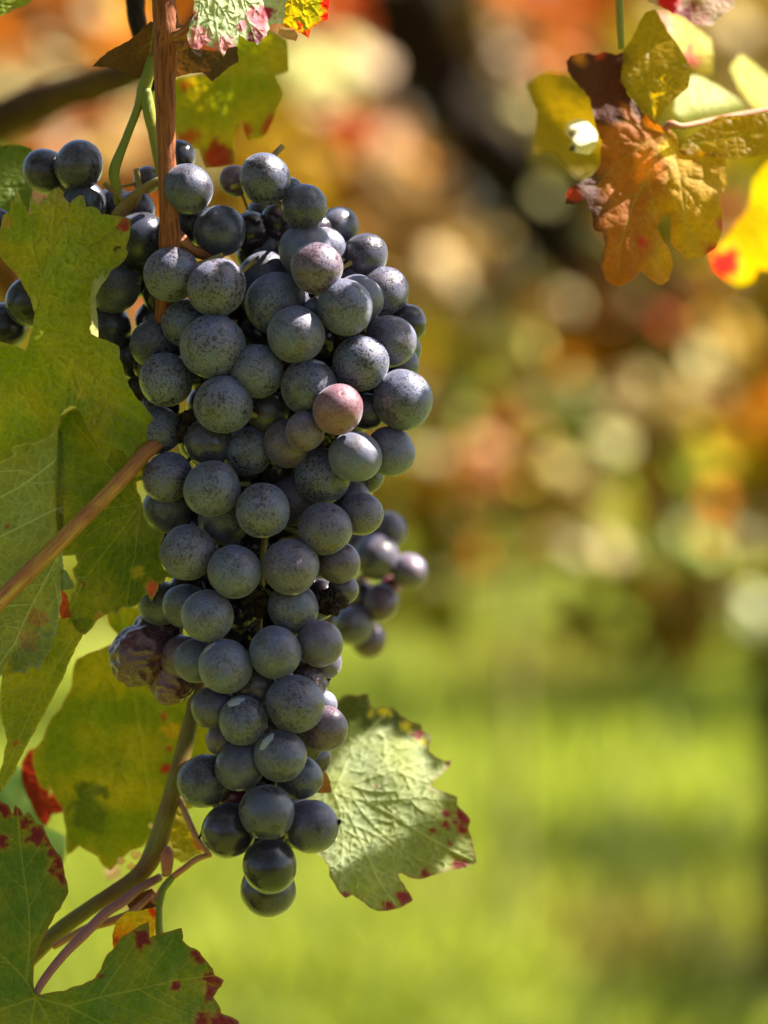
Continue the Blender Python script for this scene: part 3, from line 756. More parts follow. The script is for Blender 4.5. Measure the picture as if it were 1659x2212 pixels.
# L3 pale underside at left edge
p3 = tl(tG, [(390,622),(407,760),(410,1000),(413,1130),(408,1400),(402,1700),(388,1850),(372,1950),(352,2005)]) + tl(tH,[(340,540),(330,600),(290,650),(272,708),(240,730),(225,706),(190,715),(162,755),(130,738),(70,745),(0,768),(-90,770)]) + tl(tG,[(-90,900),(0,868),(50,840),(98,812),(75,790),(88,765),(140,748),(220,737),(290,712),(345,672)])
v3 = [(tl(tG,[(-80,1135),(0,1092),(120,1030),(240,945),(350,860),(402,775)]),3.6),(tl(tG,[(-80,1370),(0,1348),(110,1295),(260,1220),(412,1150)]),3.2),
      (tl(tG,[(402,1400),(370,1500),(320,1590),(210,1790),(140,1940),(95,2050)])+tl(tH,[(60,600),(0,690)]),3.4),(tl(tG,[(-40,925),(150,915),(232,950)]),2.2),(tl(tG,[(210,1790),(60,1800),(-40,1830)]),2.2),(tl(tG,[(350,1570),(392,1480)]),2.0),(tl(tG,[(140,1950),(20,1930)]),2.0)]
leaf('pale leaf underside with raised whitish veins at the left edge under the thick stalk', p3, plane(-2, 60, 1200, -0.10, 0.0, 3.0, 0.1, 8, 3),
     colour((0.150,0.180,0.060),(0.19,0.19,0.035),0.6,[(*tG((250,1880)),22,(0.20,0.11,0.04)),(*tG((50,1280)),5,(0.2,0.06,0.02)),(*tH((180,520)),26,(0.20,0.14,0.05))],(0.24,0.26,0.14),3,halo=None),
     veins=v3, mat=M_UND, under=True, spacing=6.5, seed=4, vgap=40, puff=5, spread=60, frac=0.35)
# L4 hanging yellow green leaf at left edge
p4 = tl(tH,[(200,500),(345,470),(385,385),(470,395),(515,398),(555,440),(540,500),(495,580),(440,700),(380,840),(310,970),(250,1080),(190,1190),(130,1310),(60,1440),(0,1530),(-50,1580),(-15,1430),(20,1330),(45,1200),(30,1110),(2,1020),(0,930),(8,810),(20,700)])
leaf('long narrow yellow green leaf hanging at the left edge beneath the pale underside', p4, plane(40, 80, 1450, 0.35, 0.1, -2.5, 0.2, 8, 4),
     colour((0.125,0.150,0.008),(0.22,0.20,0.010),0.6,[(*tH((110,1210)),6,(0.2,0.05,0.01)),(*tH((430,260)),8)],(0.24,0.22,0.03),4),
     veins=[(tl(tH,[(545,450),(450,560),(340,740),(230,950),(130,1160),(40,1380),(0,1480)]),3.0),(tl(tH,[(300,810),(200,860),(90,960)]),1.8)], mat=M_TOP, spacing=7, seed=5, vgap=45)
leaf('small red and yellow scrap of leaf in the gap left of the dark green leaf', tl(tH,[(405,205),(440,240),(450,330),(475,380),(400,392),(388,330)]), plane(34, 140, 1300), colour((0.30,0.045,0.02),(0.34,0.09,0.02),.6), mat=M_TOP, spacing=7, seed=6, tert=False)
leaf('little grey green leaf tip poking out beside the thick stalk', tl(tG,[(400,1560),(440,1580),(482,1660),(480,1685),(400,1700)]), plane(14, 145, 1255, .3), colour((0.10,0.13,0.05),(0.12,0.15,0.07),.6), mat=M_UND, spacing=7, seed=7, tert=False)
# L9 big leaf behind
p9 = tl(tH,[(700,330),(900,320),(1010,480),(1300,800),(1420,1280),(1340,1400),(1270,1620)]) + tl(tI,[(1040,330),(960,460),(900,540),(830,560),(760,620),(700,690),(655,660),(620,600),(575,575),(500,530),(425,590),(418,440),(400,300),(350,230),(310,150)]) + tl(tH,[(330,1520),(265,1490),(215,1350),(215,1260),(280,1180),(330,1050),(400,970),(470,830),(482,700),(500,655),(650,592),(740,555),(778,510),(712,440)])
leaf('large yellow green leaf with a pale midrib standing behind the lower left of the bunch', p9, plane(430, 280, 1600, 0.05, 0.0, 0.6, 0.1, 22, 5),
     colour((0.100,0.135,0.007),(0.24,0.21,0.008),0.62,[(*tH((1065,1025)),9),(*tH((1110,1240)),8),(*tH((1080,1370)),10),(*tH((1120,1120)),22,(0.28,0.18,0.01)),(*tI((1050,50)),10),(*tI((560,300)),50,(0.06,0.08,0.01))],(0.2,0.14,0.02),5,halo=None),
     veins=[(tl(tH,[(790,340),(835,620),(870,850),(915,1130),(965,1480),(1000,1700)]),5),(tl(tH,[(915,1130),(780,1350),(560,1520)]),2.4),(tl(tH,[(870,850),(1050,1000),(1250,1260)]),2.4)], mat=M_THIN, spacing=11, seed=8, vgap=90, puff=4)
# L14 bottom left leaf
p14 = tl(tI,[(-90,240),(0,243),(50,270),(80,330),(92,272),(130,300),(150,342),(180,315),(210,352),(228,385),(270,402),(287,440),(300,472),(322,520),(350,560),(380,590),(400,640),(410,720),(434,822),(400,890),(350,960),(310,1040),(270,1120),(235,1200),(215,1280),(211,1380),(215,1430),(238,1468),(265,1472),(400,1450),(520,1410),(600,1370),(640,1310),(670,1230),(720,1180),(760,1120),(830,1070),(940,1010),(947,1112),(1000,1090),(1080,1070),(1150,1050),(1156,1130),(1200,1170),(1250,1190),(1290,1240),(1330,1290),(1360,1350),(1417,1382),(1400,1422),(1380,1440),(1350,1490),(1380,1530),(1400,1590),(1440,1605),(1512,1640),(1515,1690),(1400,1790),(800,1850),(-90,1850)])
J14 = tI((225,1490))
v14 = [([J14]+tl(tI,[(165,1380),(80,1290),(0,1215),(-80,1150)]),3.0),(tl(tI,[(165,1380),(190,1150),(182,930),(150,700),(120,450),(110,300)]),3.0),([J14]+tl(tI,[(110,1530),(0,1570),(-90,1600)]),3.2),
       ([J14]+tl(tI,[(205,1600),(185,1760)]),3.2),([J14]+tl(tI,[(290,1600),(360,1760)]),3.0),([J14]+tl(tI,[(430,1545),(640,1488),(910,1430),(1100,1385),(1370,1350)]),3.2),
       (tl(tI,[(430,1545),(560,1610),(760,1720)]),2.6),(tl(tI,[(625,1490),(700,1380),(790,1250),(850,1150)]),2.2),(tl(tI,[(910,1430),(950,1320),(1040,1200),(1100,1110)]),2.2),(tl(tI,[(880,1440),(1060,1540),(1240,1610)]),2.2),(tl(tI,[(195,1160),(245,1070),(330,900)]),1.8)]
sp14 = [(*tI((x,y)), r*.36) for x,y,r in [(30,285,62),(110,315,34),(165,390,38),(235,470,60),(345,570,40),(350,680,48),(398,730,42),(5,505,45),(905,1130,52),(1255,1225,50),(1350,1390,70),(1345,1465,50),(1290,1635,60),(1430,1650,90),(1110,1415,30),(310,500,30),(380,640,40),(640,1355,16)]]
leaf('green leaf with wine red blotched margins filling the bottom left corner', p14, plane(-18, 225*.34, 2150, 0.10, -0.35, 0.2, 0.2, 12, 6),
     colour((0.050,0.092,0.012),(0.115,0.130,0.014),0.5,sp14,(0.14,0.07,0.02),6,spotcol=(0.085,0.010,0.016),halo=(0.20,0.14,0.02)),
     veins=v14, mat=M_TOP, spacing=7, seed=9, vgap=52, puff=4)
# L15 right leaf, pale underside
p15 = tl(tJ,[(330,420),(430,290),(480,250),(560,256),(642,240),(656,330),(700,356),(760,335),(830,346),(880,400),(960,450),(1030,470),(1040,510),(1106,550),(1090,610),(1085,660),(1150,712),(1205,735),(1252,718),(1230,775),(1180,830),(1120,870),(1105,915),(1180,950),(1292,992),(1290,1050),(1340,1100),(1387,1162),(1368,1220),(1395,1290),(1408,1380),(1430,1470),(1320,1512),(1220,1522),(1120,1560),(1010,1590),(940,1576),(890,1545),(860,1550),(875,1590),(920,1660),(970,1740),(900,1787),(820,1810),(720,1822),(650,1792),(590,1742),(530,1700),(478,1727),(440,1690),(400,1620),(363,1570),(360,1490),(320,1440),(250,1380),(180,1200),(200,1000),(240,700)])
J15 = tJ((395,965))
v15 = [([J15]+tl(tJ,[(600,1010),(800,1110),(1000,1240),(1250,1380),(1400,1450)]),3.2),([J15]+tl(tJ,[(520,1140),(620,1370),(730,1620),(840,1770)]),3.0),([J15]+tl(tJ,[(440,1080),(465,1300),(455,1500),(440,1650)]),2.8),
       ([J15]+tl(tJ,[(600,870),(820,800),(1020,740),(1220,735)]),3.0),([J15]+tl(tJ,[(480,760),(600,560),(760,400)]),2.8),(tl(tJ,[(620,1020),(820,1010),(1050,1000),(1270,1020)]),2.2)]
sp15 = [(*tJ((x,y)), r*.32) for x,y,r in [(1345,1120,75),(1210,1110,34),(1205,1190,30),(1110,1238,24),(1335,1235,40),(1310,1490,60),(1070,1555,48),(930,1725,70),(480,1715,36),(950,440,42),(1010,540,40),(1235,735,36),(790,1800,50),(1240,1340,18),(1280,1170,26),(700,910,16)]] + [(*tJ((x,y)), r*.32, (0.38,0.32,0.02)) for x,y,r in [(760,365,46),(920,480,40),(660,380,26),(1050,590,26)]]
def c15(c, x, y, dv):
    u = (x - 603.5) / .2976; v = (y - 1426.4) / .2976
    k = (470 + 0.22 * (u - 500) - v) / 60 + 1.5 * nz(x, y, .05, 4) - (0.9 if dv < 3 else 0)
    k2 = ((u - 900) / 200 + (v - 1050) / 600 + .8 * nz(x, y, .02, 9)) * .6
    c = lerp(c, (0.035, 0.045, 0.004), min(.9, k)) if k > 0 else c  # dark green upper edge, deepened to stand in for shade
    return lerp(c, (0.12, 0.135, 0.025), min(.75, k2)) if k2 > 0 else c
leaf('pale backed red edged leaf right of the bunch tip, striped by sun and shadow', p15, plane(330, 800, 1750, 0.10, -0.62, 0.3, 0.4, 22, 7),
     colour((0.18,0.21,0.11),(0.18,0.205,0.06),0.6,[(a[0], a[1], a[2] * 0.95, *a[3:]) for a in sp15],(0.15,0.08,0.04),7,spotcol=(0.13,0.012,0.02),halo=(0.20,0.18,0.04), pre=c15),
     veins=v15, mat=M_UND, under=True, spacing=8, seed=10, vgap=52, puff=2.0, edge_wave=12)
leaf('small brown and yellow shrivelled leaf bit beside the grapes left of the pale backed leaf', tl(tJ,[(270,900),(300,820),(330,790),(370,880),(380,960),(330,965),(260,960)]), plane(260, 700, 1700, .3), colour((0.26,0.15,0.03),(0.2,0.07,0.02),.7), mat=M_DRY, spacing=7, seed=11, tert=False)
# L16 top leaf
p16 = tl(tK,[(1010,-420),(920,-330),(860,-230),(880,-120),(908,20),(886,110),(872,165),(893,225),(925,232),(955,203),(985,225),(1015,235),(1042,264),(1062,225),(1107,216),(1114,158),(1150,190),(1200,212),(1245,165),(1258,120),(1290,108),(1322,112),(1332,60),(1350,-40),(1380,-140),(1340,-270),(1230,-360),(1120,-370),(1060,-420)])
leaf('pale sunlit leaf underside with pink torn tips at the top beside the cane', p16, plane(-20, 500, 40, 0.12, -0.55, 1.2, 0.4, 14, 8),
     colour((0.32,0.38,0.23),(0.36,0.39,0.20),0.5,[(*tK((x,y)),r*.46,(0.42,0.13,0.18)) for x,y,r in [(930,175,55),(1040,215,50),(900,215,30),(1130,120,26),(1200,70,50),(1210,150,45)]]+[(*tK((1185,180)),18,(0.09,0.012,0.02)),(*tK((1250,60)),16,(0.20,0.012,0.03)),(*tK((905,80)),12,(0.08,0.02,0.02))],None,8,halo=None),
     veins=[(tl(tK,[(1010,-120),(1000,60),(1030,240)]),3),(tl(tK,[(1090,-120),(1130,20),(1190,180)]),3),(tl(tK,[(950,-120),(930,60),(905,200)]),2.6)], mat=M_UND, under=True, spacing=6, seed=12, vgap=30, puff=6, serr=4)
p16b = tl(tK,[(1330,-330),(1270,-230),(1290,-120),(1325,60),(1308,118),(1335,128),(1390,150),(1440,178),(1452,130),(1500,102),(1532,92),(1540,0),(1570,-110),(1520,-230),(1430,-300)])
leaf('green and yellow leaf tip with bright red edge glowing at the top of the picture', p16b, plane(15, 660, 30, -0.6, -0.2, 0, 0, 10, 9),
     colour((0.14,0.17,0.01),(0.40,0.30,0.01),0.8,[(*tK((x,y)),r*.46,(0.45,0.01,0.015)) for x,y,r in [(1525,20,32),(1520,80,24),(1440,165,24),(1400,110,14)]],(0.4,0.02,0.01),9),
     veins=[(tl(tK,[(1380,-120),(1410,20),(1435,170)]),3),(tl(tK,[(1410,20),(1510,-20)]),2.4)], mat=M_THIN, spacing=7, seed=13, vgap=30)
leaf('crumpled pinkish dry leaf scrap under the glowing leaf tip at the top', tl(tK,[(1290,125),(1330,140),(1370,138),(1392,165),(1380,192),(1330,180),(1300,160)]), plane(-10, 620, 70, .3,.4,0,0,8), colour((0.36,0.22,0.16),(0.24,0.1,0.06),.7), mat=M_DRY, spacing=6, seed=14, tert=False)
# L17 dark dried leaf behind the cane
leaf('dark brown dried leaf hanging behind the upright cane', tl(tK,[(430,310),(520,232),(600,190),(650,150),(700,100),(800,90),(860,130),(880,222),(1000,240),(1100,205),(1112,290),(1050,330),(990,382),(940,340),(880,345),(820,362),(740,352),(700,395),(650,370),(600,342),(500,312)]),
     plane(120, 360, 120, 0.3, 0.4, 1.5, 0.5, 22, 10), colour((0.055,0.028,0.016),(0.11,0.045,0.022),0.7), veins=[(tl(tK,[(720,100),(700,250),(690,380)]),2.6)], mat=M_DRY, spacing=9, seed=15, serr=5)
# L18 blurred green leaf behind
leaf('soft blurred green leaf with red lower edge behind the upright cane', tl(tK,[(700,420),(760,380),(810,370),(950,350),(1000,382),(1060,300),(1100,160),(1180,120),(1250,140),(1340,190),(1352,330),(1290,350),(1325,430),(1290,520),(1240,632),(1160,660),(1130,560),(1090,660),(1100,760),(960,780),(930,700),(860,690),(820,620),(760,640),(700,600)]),
     plane(620, 480, 250, 0.0, -0.2, 0, 0, 30, 11), colour((0.125,0.150,0.006),(0.26,0.20,0.008),0.6,[(*tK((1020,740)),42,(0.16,0.02,0.01)),(*tK((1140,600)),20,(0.2,0.04,0.01)),(*tK((1250,590)),20,(0.2,0.04,0.01)),(*tK((880,640)),24,(0.2,0.05,0.01)),(*tK((870,390)),12,(0.25,0.08,0.01))],None,11,halo=None),
     veins=[(tl(tK,[(1090,200),(1080,400),(1000,640)]),3)], mat=M_THIN, spacing=13, seed=16, vgap=90)
leaf('blurred green leaf at the left edge behind the two topmost grapes', tl(tA,[(-120,300),(0,290),(100,280),(210,312),(222,420),(215,560),(190,720),(0,760),(-120,760)]), plane(330, 20, 380, .1, -.3, 0,0,14,12), colour((0.045,0.075,0.008),(0.075,0.11,0.02),.6,[],None,12), veins=[(tl(tA,[(-100,640),(60,520),(200,330)]),3)], mat=M_TOP, spacing=11, seed=17)
leaf('green leaf edge in the top left corner of the picture', tl(tK,[(-90,-90),(170,-90),(150,0),(130,18),(60,45),(0,76),(-90,100)]), plane(120, 20, 0, .2, -.3, 0,0,8,13), colour((0.10,0.15,0.012),(0.16,0.18,0.02),.6,[],None,13), veins=[(tl(tK,[(-80,60),(40,0),(120,-60)]),3)], mat=M_TOP, spacing=9, seed=18)
# lower left fill behind
leaf('deep red blurred leaf behind the large yellow green leaf at lower left', tl(tH,[(140,1330),(190,1250),(235,1240),(300,1430),(330,1560)])+tl(tI,[(330,180),(430,280),(400,320),(330,330),(290,410),(230,340),(190,250),(140,130)]), plane(620, 90, 1690), colour((0.10,0.008,0.010),(0.14,0.02,0.012),.5), mat=M_THIN, spacing=12, seed=19, tert=False)
leaf('grey green blurred leaf at the left edge below the hanging narrow leaf', tl(tI,[(-80,140),(40,40),(110,20),(170,120),(190,230),(230,340),(300,420),(420,470),(400,640),(330,640),(200,480),(60,300),(-80,300)]), plane(800, 60, 1730), colour((0.08,0.15,0.06),(0.12,0.17,0.10),.6), mat=M_FAR, spacing=14, seed=20, tert=False)
leaf('small olive leaf between the orange bud and the lowest grapes', tl(tI,[(1090,300),(1130,280),(1170,370),(1240,480),(1290,570),(1240,590),(1150,640),(1090,600),(1060,500),(1075,400)]), plane(300, 400, 1810, .3,0), colour((0.15,0.15,0.01),(0.26,0.2,0.03),.7,[(*tI((1265,520)),14,(0.28,0.03,0.02))]), mat=M_THIN, spacing=8, seed=21, tert=False)
leaf('fiery orange and yellow backlit leaf above the bottom leaf', tl(tI,[(710,1100),(730,1020),(800,950),(900,940),(975,920),(985,1000),(960,1140),(880,1150),(720,1190)]), plane(120, 290, 2000, .2), colour((0.45,0.16,0.008),(0.42,0.34,0.01),.8,[(*tI((965,950)),12,(0.45,0.03,0.01)),(*tI((730,1130)),9,(0.3,0.05,0.02))],None,14,halo=None), mat=M_THIN, spacing=7, seed=22, tert=False)
leaf('dark brown dried leaf beneath the olive shoot near the bottom', tl(tI,[(800,900),(850,850),(960,800),(1000,850),(985,920),(900,948),(820,935)]), plane(215, 300, 1945, .2), colour((0.05,0.02,0.012),(0.09,0.03,0.02),.7), mat=M_DRY, spacing=8, seed=23, tert=False)
# pale withered bits by the shoot, the biggest standing in for a bokeh disc
r = random.Random(4)
for k, (x, y, rr) in enumerate([(1105,385,22),(1070,505,20),(1105,540,20),(955,405,16),(860,590,26),(830,660,22),(765,630,22),(715,700,44),(1130,690,20),(965,820,24),(800,930,22),(960,770,18),(1180,440,26)]):
    cx, cy = tI((x, y)); q = rr * .34 * 1.3
    pl = [(cx + q * r.uniform(.7, 1.2) * math.cos(t * math.pi / 4), cy + q * r.uniform(.7, 1.2) * math.sin(t * math.pi / 4)) for t in range(8)]
    where = ['just right of the shoot bend', 'tiny one touching the shoot', 'below its twin right of the shoot', 'on the left rim of the shoot', 'lit one under the large leaf tip', 'second one under the large leaf tip', 'left of the others under the large leaf', 'round one left of the shoot, added as a bokeh spot', 'white one by the orange bud', 'beneath the pink stalk end', 'between the two pink stalks', 'at the tip of the purple stalk', 'highest one near the lowest grapes'][k]
    leaf('pale withered flower scrap, ' + where, pl, plane(420 if k != 7 else 900, cx, cy, r.uniform(-.5, .5), -0.9, 0, 0, 4), colour((0.55,0.48,0.36),(0.5,0.32,0.25),.6), cat='dry scrap', name='dry_scrap', group='withered scraps by the shoot', mat=M_DRY, spacing=5, seed=30 + k, tert=False, edge_wave=2)

# ------------------------------------------------------------------ top right leaves
TG = 'leaves at the upper right'
pm = tl(tM,[(370,395),(400,355),(480,340),(550,352),(610,330),(690,350),(740,330),(800,380),(822,440),(725,450),(722,520),(780,620),(860,720),(960,800),(1040,830),(1080,880),(1092,960),(1320,980),(1390,1000),(1385,1080),(1405,1180),(1350,1260),(1372,1350),(1370,1480),(1330,1580),(1240,1640),(1130,1660),(1080,1600),(1035,1540),(1040,1440),(1035,1370),(985,1372),(945,1450),(990,1540),(1022,1580),(1052,1700),(1022,1790),(980,1820),(920,1790),(850,1730),(800,1780),(700,1830),(620,1780),(590,1680),(622,1560),(605,1480),(550,1460),(540,1370),(500,1270),(440,1300),(360,1302),(370,1230),(460,1160),(540,1120),(590,1050),(600,900),(560,800),(540,700),(520,620),(430,520),(378,450)])
def cbrown(x, y, de, dv):
    u = (x - 1097.2) / .3386; v = y / .3386
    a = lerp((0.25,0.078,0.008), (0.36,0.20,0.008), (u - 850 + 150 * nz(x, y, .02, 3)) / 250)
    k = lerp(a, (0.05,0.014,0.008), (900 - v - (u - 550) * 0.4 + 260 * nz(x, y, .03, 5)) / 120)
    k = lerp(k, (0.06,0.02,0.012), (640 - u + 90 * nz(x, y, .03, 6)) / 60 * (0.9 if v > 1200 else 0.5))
    for sx, sy, sr, sc in ((880,1060,120,(0.55,0.16,0.01)),(1010,960,70,(0.6,0.38,0.02)),(860,1540,50,(0.3,0.03,0.01)),(1300,1600,70,(0.28,0.03,0.02)),(1370,1420,60,(0.3,0.07,0.03)),(420,1240,60,(0.28,0.03,0.015)),(460,370,60,(0.4,0.14,0.02)),(590,350,40,(0.3,0.03,0.01)),(1190,1030,22,(0.2,0.05,0.01))):
        q = math.hypot(u - sx, v - sy) / sr + .4 * nz(x, y, .04, 8)
        if q < 1: k = lerp(k, sc, (1 - q) * 1.6)
    return k
leaf('large amber and brown lobed leaf hanging at upper right', pm, plane(330, 1430, 350, 0.10, -0.28, 0.5, 0.6, 26, 20), cbrown,
     veins=[(tl(tM,[(1000,860),(930,1050),(800,1300),(720,1560),(700,1720)]),3.2),(tl(tM,[(1030,880),(1100,1130),(1140,1400),(1200,1600)]),3.2),(tl(tM,[(1110,1130),(1250,1150),(1395,1215)]),2.4),(tl(tM,[(980,860),(850,930),(700,1040),(560,1200)]),2.8),(tl(tM,[(1000,850),(830,800),(700,760)]),2.6),(tl(tM,[(900,1160),(950,1400),(970,1720)]),2.6)],
     mat=M_DRY, spacing=9, seed=40, vgap=55, puff=6, edge_wave=26, serr=4, group=TG)
leaf('olive yellow leaf just above and behind the amber lobed leaf', tl(tM,[(735,330),(790,250),(880,80),(940,60),(1020,200),(1110,330),(1172,440),(1150,560),(1100,600),(1000,690),(940,800),(870,720),(790,620),(720,510),(730,440)]), plane(380, 1410, 150, -0.2, -0.3, 0, 0, 20, 21), colour((0.21,0.155,0.006),(0.27,0.17,0.008),.6,[],None,21),
     veins=[(tl(tM,[(935,800),(900,550),(900,300),(930,120)]),3),(tl(tM,[(910,640),(1060,560)]),2.2)], mat=M_THIN, spacing=11, seed=41, group=TG)
leaf('olive gold leaf lobe reaching to the right edge above the bright yellow leaf', tl(tM,[(1095,900),(1150,880),(1230,820),(1350,740),(1500,740),(1750,715),(1750,960),(1500,1010),(1390,1005),(1200,985),(1092,985)]), plane(350, 1600, 300, -0.1, -0.3, 0, 0, 18, 22), colour((0.25,0.16,0.005),(0.30,0.18,0.006),.6,[],None,22),
     veins=[(tl(tM,[(1060,930),(1250,900),(1500,860),(1740,840)]),3)], mat=M_THIN, spacing=11, seed=42, group=TG)
leaf('blurred olive leaf behind and left of the amber lobed leaf', tl(tM,[(110,540),(180,480),(250,450),(400,470),(560,620),(600,800),(620,980),(600,1080),(440,1140),(300,980),(150,970),(170,820),(175,700)]), plane(1150, 1220, 250, -0.1, -0.3, 0, 0, 30, 23), colour((0.17,0.125,0.005),(0.2,0.14,0.006),.6), mat=M_THIN, spacing=16, seed=43, tert=False, group=TG)
leaf('glowing bright yellow leaf at the right edge with a scarlet corner', tl(tM,[(1750,930),(1640,1050),(1560,1150),(1530,1330),(1450,1430),(1350,1560),(1290,1630),(1320,1720),(1400,1790),(1480,1830),(1560,1800),(1600,1720),(1750,1740)]), plane(1300, 1600, 470, 0.2, 0.9, 0, 0, 30, 24), colour((0.34,0.22,0.004),(0.22,0.20,0.006),1.1,[(*tM((1370,1680)),34,(0.6,0.01,0.03))],None,24,halo=(0.55,0.3,0.1)), mat=M_THIN, spacing=16, seed=44, tert=False, group=TG)
leaf('pink and yellow blurred leaf near the top right above the olive one', tl(tM,[(880,150),(900,95),(1000,75),(1100,110),(1200,180),(1290,250),(1310,470),(1240,470),(1180,430),(1080,370),(1000,330),(960,260)]), plane(900, 1470, 90, 0.2, -0.8, 0, 0, 30, 25), colour((0.48,0.40,0.08),(0.5,0.42,0.12),.6,[(*tM((960,150)),36,(0.5,0.22,0.16)),(*tM((1160,380)),22,(0.5,0.12,0.1))],None,25,halo=None), mat=M_UND, spacing=14, seed=45, tert=False, group=TG)
leaf('pale cream sunlit leaf behind the olive leaf at upper right', tl(tM,[(1070,580),(1130,500),(1200,480),(1300,530),(1420,600),(1530,690),(1500,740),(1400,720),(1290,750),(1230,800),(1120,790),(1060,700)]), plane(900, 1520, 210, 0.1, -0.9, 0, 0, 20, 26), colour((0.50,0.50,0.22),(0.45,0.45,0.2),.6), mat=M_UND, under=True, spacing=14, seed=46, tert=False, group=TG)
leaf('dark red and white crumpled leaf at the top edge near the right corner', tl(tM,[(860,-80),(900,20),(980,45),(1050,90),(1120,100),(1180,160),(1300,165),(1360,110),(1440,50),(1450,-80)]), plane(420, 1480, 20, 0.1, -0.7, 0, 0, 30, 27), colour((0.35,0.25,0.22),(0.16,0.015,0.02),.8,[(*tM((1020,10)),26,(0.4,0.01,0.01)),(*tM((1120,90)),18,(0.12,0.01,0.02))],None,27,halo=None,scale=.03), mat=M_DRY, spacing=9, seed=47, tert=False, group=TG, edge_wave=25)
leaf('yellow leaf sliver slanting at the right edge below the pink one', tl(tM,[(1420,430),(1480,350),(1560,400),(1700,540),(1750,640),(1750,720),(1620,730),(1500,600)]), plane(1200, 1640, 180, 0.2, -0.8), colour((0.5,0.45,0.06),(0.5,0.5,0.2),.6), mat=M_UND, spacing=14, seed=48, tert=False, group=TG)
leaf('curled silvery dry leaf left of the amber lobed leaf', tl(tM,[(375,790),(430,760),(500,770),(560,830),(575,920),(520,985),(440,975),(390,960),(410,900),(370,850)]), plane(420, 1250, 290, 0.5, -0.9, 0, 0, 25, 28), colour((0.6,0.57,0.5),(0.4,0.36,0.3),.6,[(*tM((405,850)),8,(0.05,0.03,0.02)),(*tM((405,955)),10,(0.05,0.03,0.02))],None,28,halo=None), mat=M_DRY, spacing=9, seed=49, tert=False, group=TG, edge_wave=30)
c = tube('leaf_stalk', [(1337, -80, 360), (1338, 0, 350), (1340, 50, 345), (1343, 105, 345)], [8, 8, 8, 7], M_GREENSTEM)
tag(c, 'thin green stalk coming down from the top edge to the amber leaf', 'stalk')
c = tube('leaf_stalk', [(1436, 278, 330), (1450, 268, 318), (1480, 272, 340), (1560, 255, 420), (1670, 235, 520)], [7, 8, 6, 6, 6], M_PINK)
tag(c, 'pinkish stalk joining the amber lobed leaf from the right', 'stalk')
c = tube('vine_cane', [(-300, 350, 3000), (-60, 275, 2900), (80, 225, 2800), (220, 175, 2700), (330, 130, 2600), (420, 60, 2500), (500, -60, 2500)], [44, 44, 42, 38, 34, 28, 24], M_POST, bumpy=0.25)
tag(c, 'thick dark blurred branch slanting across the upper left behind the grapes', 'branch')
c = tube('vine_cane', [(285, -120, 500), (290, 0, 450), (300, 60, 420), (318, 120, 380), (330, 190, 340)], [22, 20, 18, 15, 12], M_BARK, bumpy=0.2)
tag(c, 'dark thin blurred cane left of the upright cane at the top', 'cane')

# ------------------------------------------------------------------ the shading canopy over the bunch (just above the frame)
def lobed(n=5, seed=0, res=44):
    """outline of a vine leaf, radius about 1, stalk at the origin side"""
    r = random.Random(seed); out = []
    for k in range(res):
        a = 2 * math.pi * k / res
        f = 0.80 + 0.17 * math.cos(n * a) + 0.05 * (1 if k % 2 else -1) + r.uniform(-.03, .03)
        if abs(a - math.pi) < 0.28: f *= 0.45 + abs(a - math.pi)
        out.append((f * math.cos(a), f * math.sin(a)))
    return out
def leaf_disc(name, seed, mat, colr, cup=0.18):
    o = lobed(5, seed); rings = [0, .35, .7, 1.0]; vs_ = [(-.0, 0, 0)]; fs = []
    for rr in rings[1:]:
        for (x, y) in o: vs_.append((x * rr, y * rr, -cup * rr * rr * (x * x + y * y) + 0.10 * noise.noise(Vector((x * rr * 2, y * rr * 2, seed)))))
    n = len(o)
    for j in range(n): fs.append((0, 1 + j, 1 + (j + 1) % n))
    for i in range(len(rings) - 2):
        for j in range(n):
            a = 1 + i * n + j; b = 1 + i * n + (j + 1) % n
            fs.append((a, a + n, b + n, b))
    me = bpy.data.meshes.new(name); me.from_pydata(vs_, [], fs)
    ca = me.color_attributes.new('Col', 'FLOAT_COLOR', 'POINT')
    ca.data.foreach_set('color', np.array([(*lerp(colr, (colr[0] * 1.5, colr[1] * 1.2, colr[2]), .5 + nz(v[0], v[1], 2, seed)), 1) for v in vs_], dtype=np.float32).ravel())
    va = me.attributes.new('vein', 'FLOAT', 'POINT'); va.data.foreach_set('value', np.zeros(len(vs_), dtype=np.float32))
    me.materials.append(mat); me.polygons.foreach_set('use_smooth', [True] * len(me.polygons))
    return me
E1 = SUN.orthogonal().normalized(); E2 = SUN.cross(E1)
def uv(p): return (p.dot(E1), p.dot(E2))
LIT = [(1520,215,900,8),(1475,240,900,7),(1640,190,1200,8),(1470,90,900,7),(208,625,-38,3),(203,668,-50,3),(215,590,-20,2),(404,558,-20,5.0),(428,578,-20,3.0),(700,548,20,3.6),(722,520,25,3),(600,572,10,2.2),(872,816,-10,5),(822,582,10,4),(745,835,-60,5),(780,885,-50,5),(528,600,-10,2),(738,580,0,2),
       (712,1508,40,4),(680,650,50,2),(893,1203,850,3.2),(171,424,-22,2.2),(142,420,-20,2.2),(1360,320,340,2.2),(1380,290,330,2),(1320,240,360,2),
       (560,20,-10,6),(500,50,-10,7),(450,50,-10,6),(640,20,0,6),(680,40,0,4),
       (731,1748,325,6),(770,1763,319,6),(734,1795,295,5),(788,1733,339,5),(842,1724,350,5),(901,1712,364,4),(758,1694,360,3),(812,1664,384,3),(871,1670,386,3),(916,1688,380,3),(782,1617,411,2.5),(856,1635,407,2.5),(1014,1843,294,3),(250,1950,100,4),(275,1915,190,3),(215,1985,80,3),(290,2000,110,4),(355,1870,190,3),(150,2030,180,2),(430,1770,230,3)]
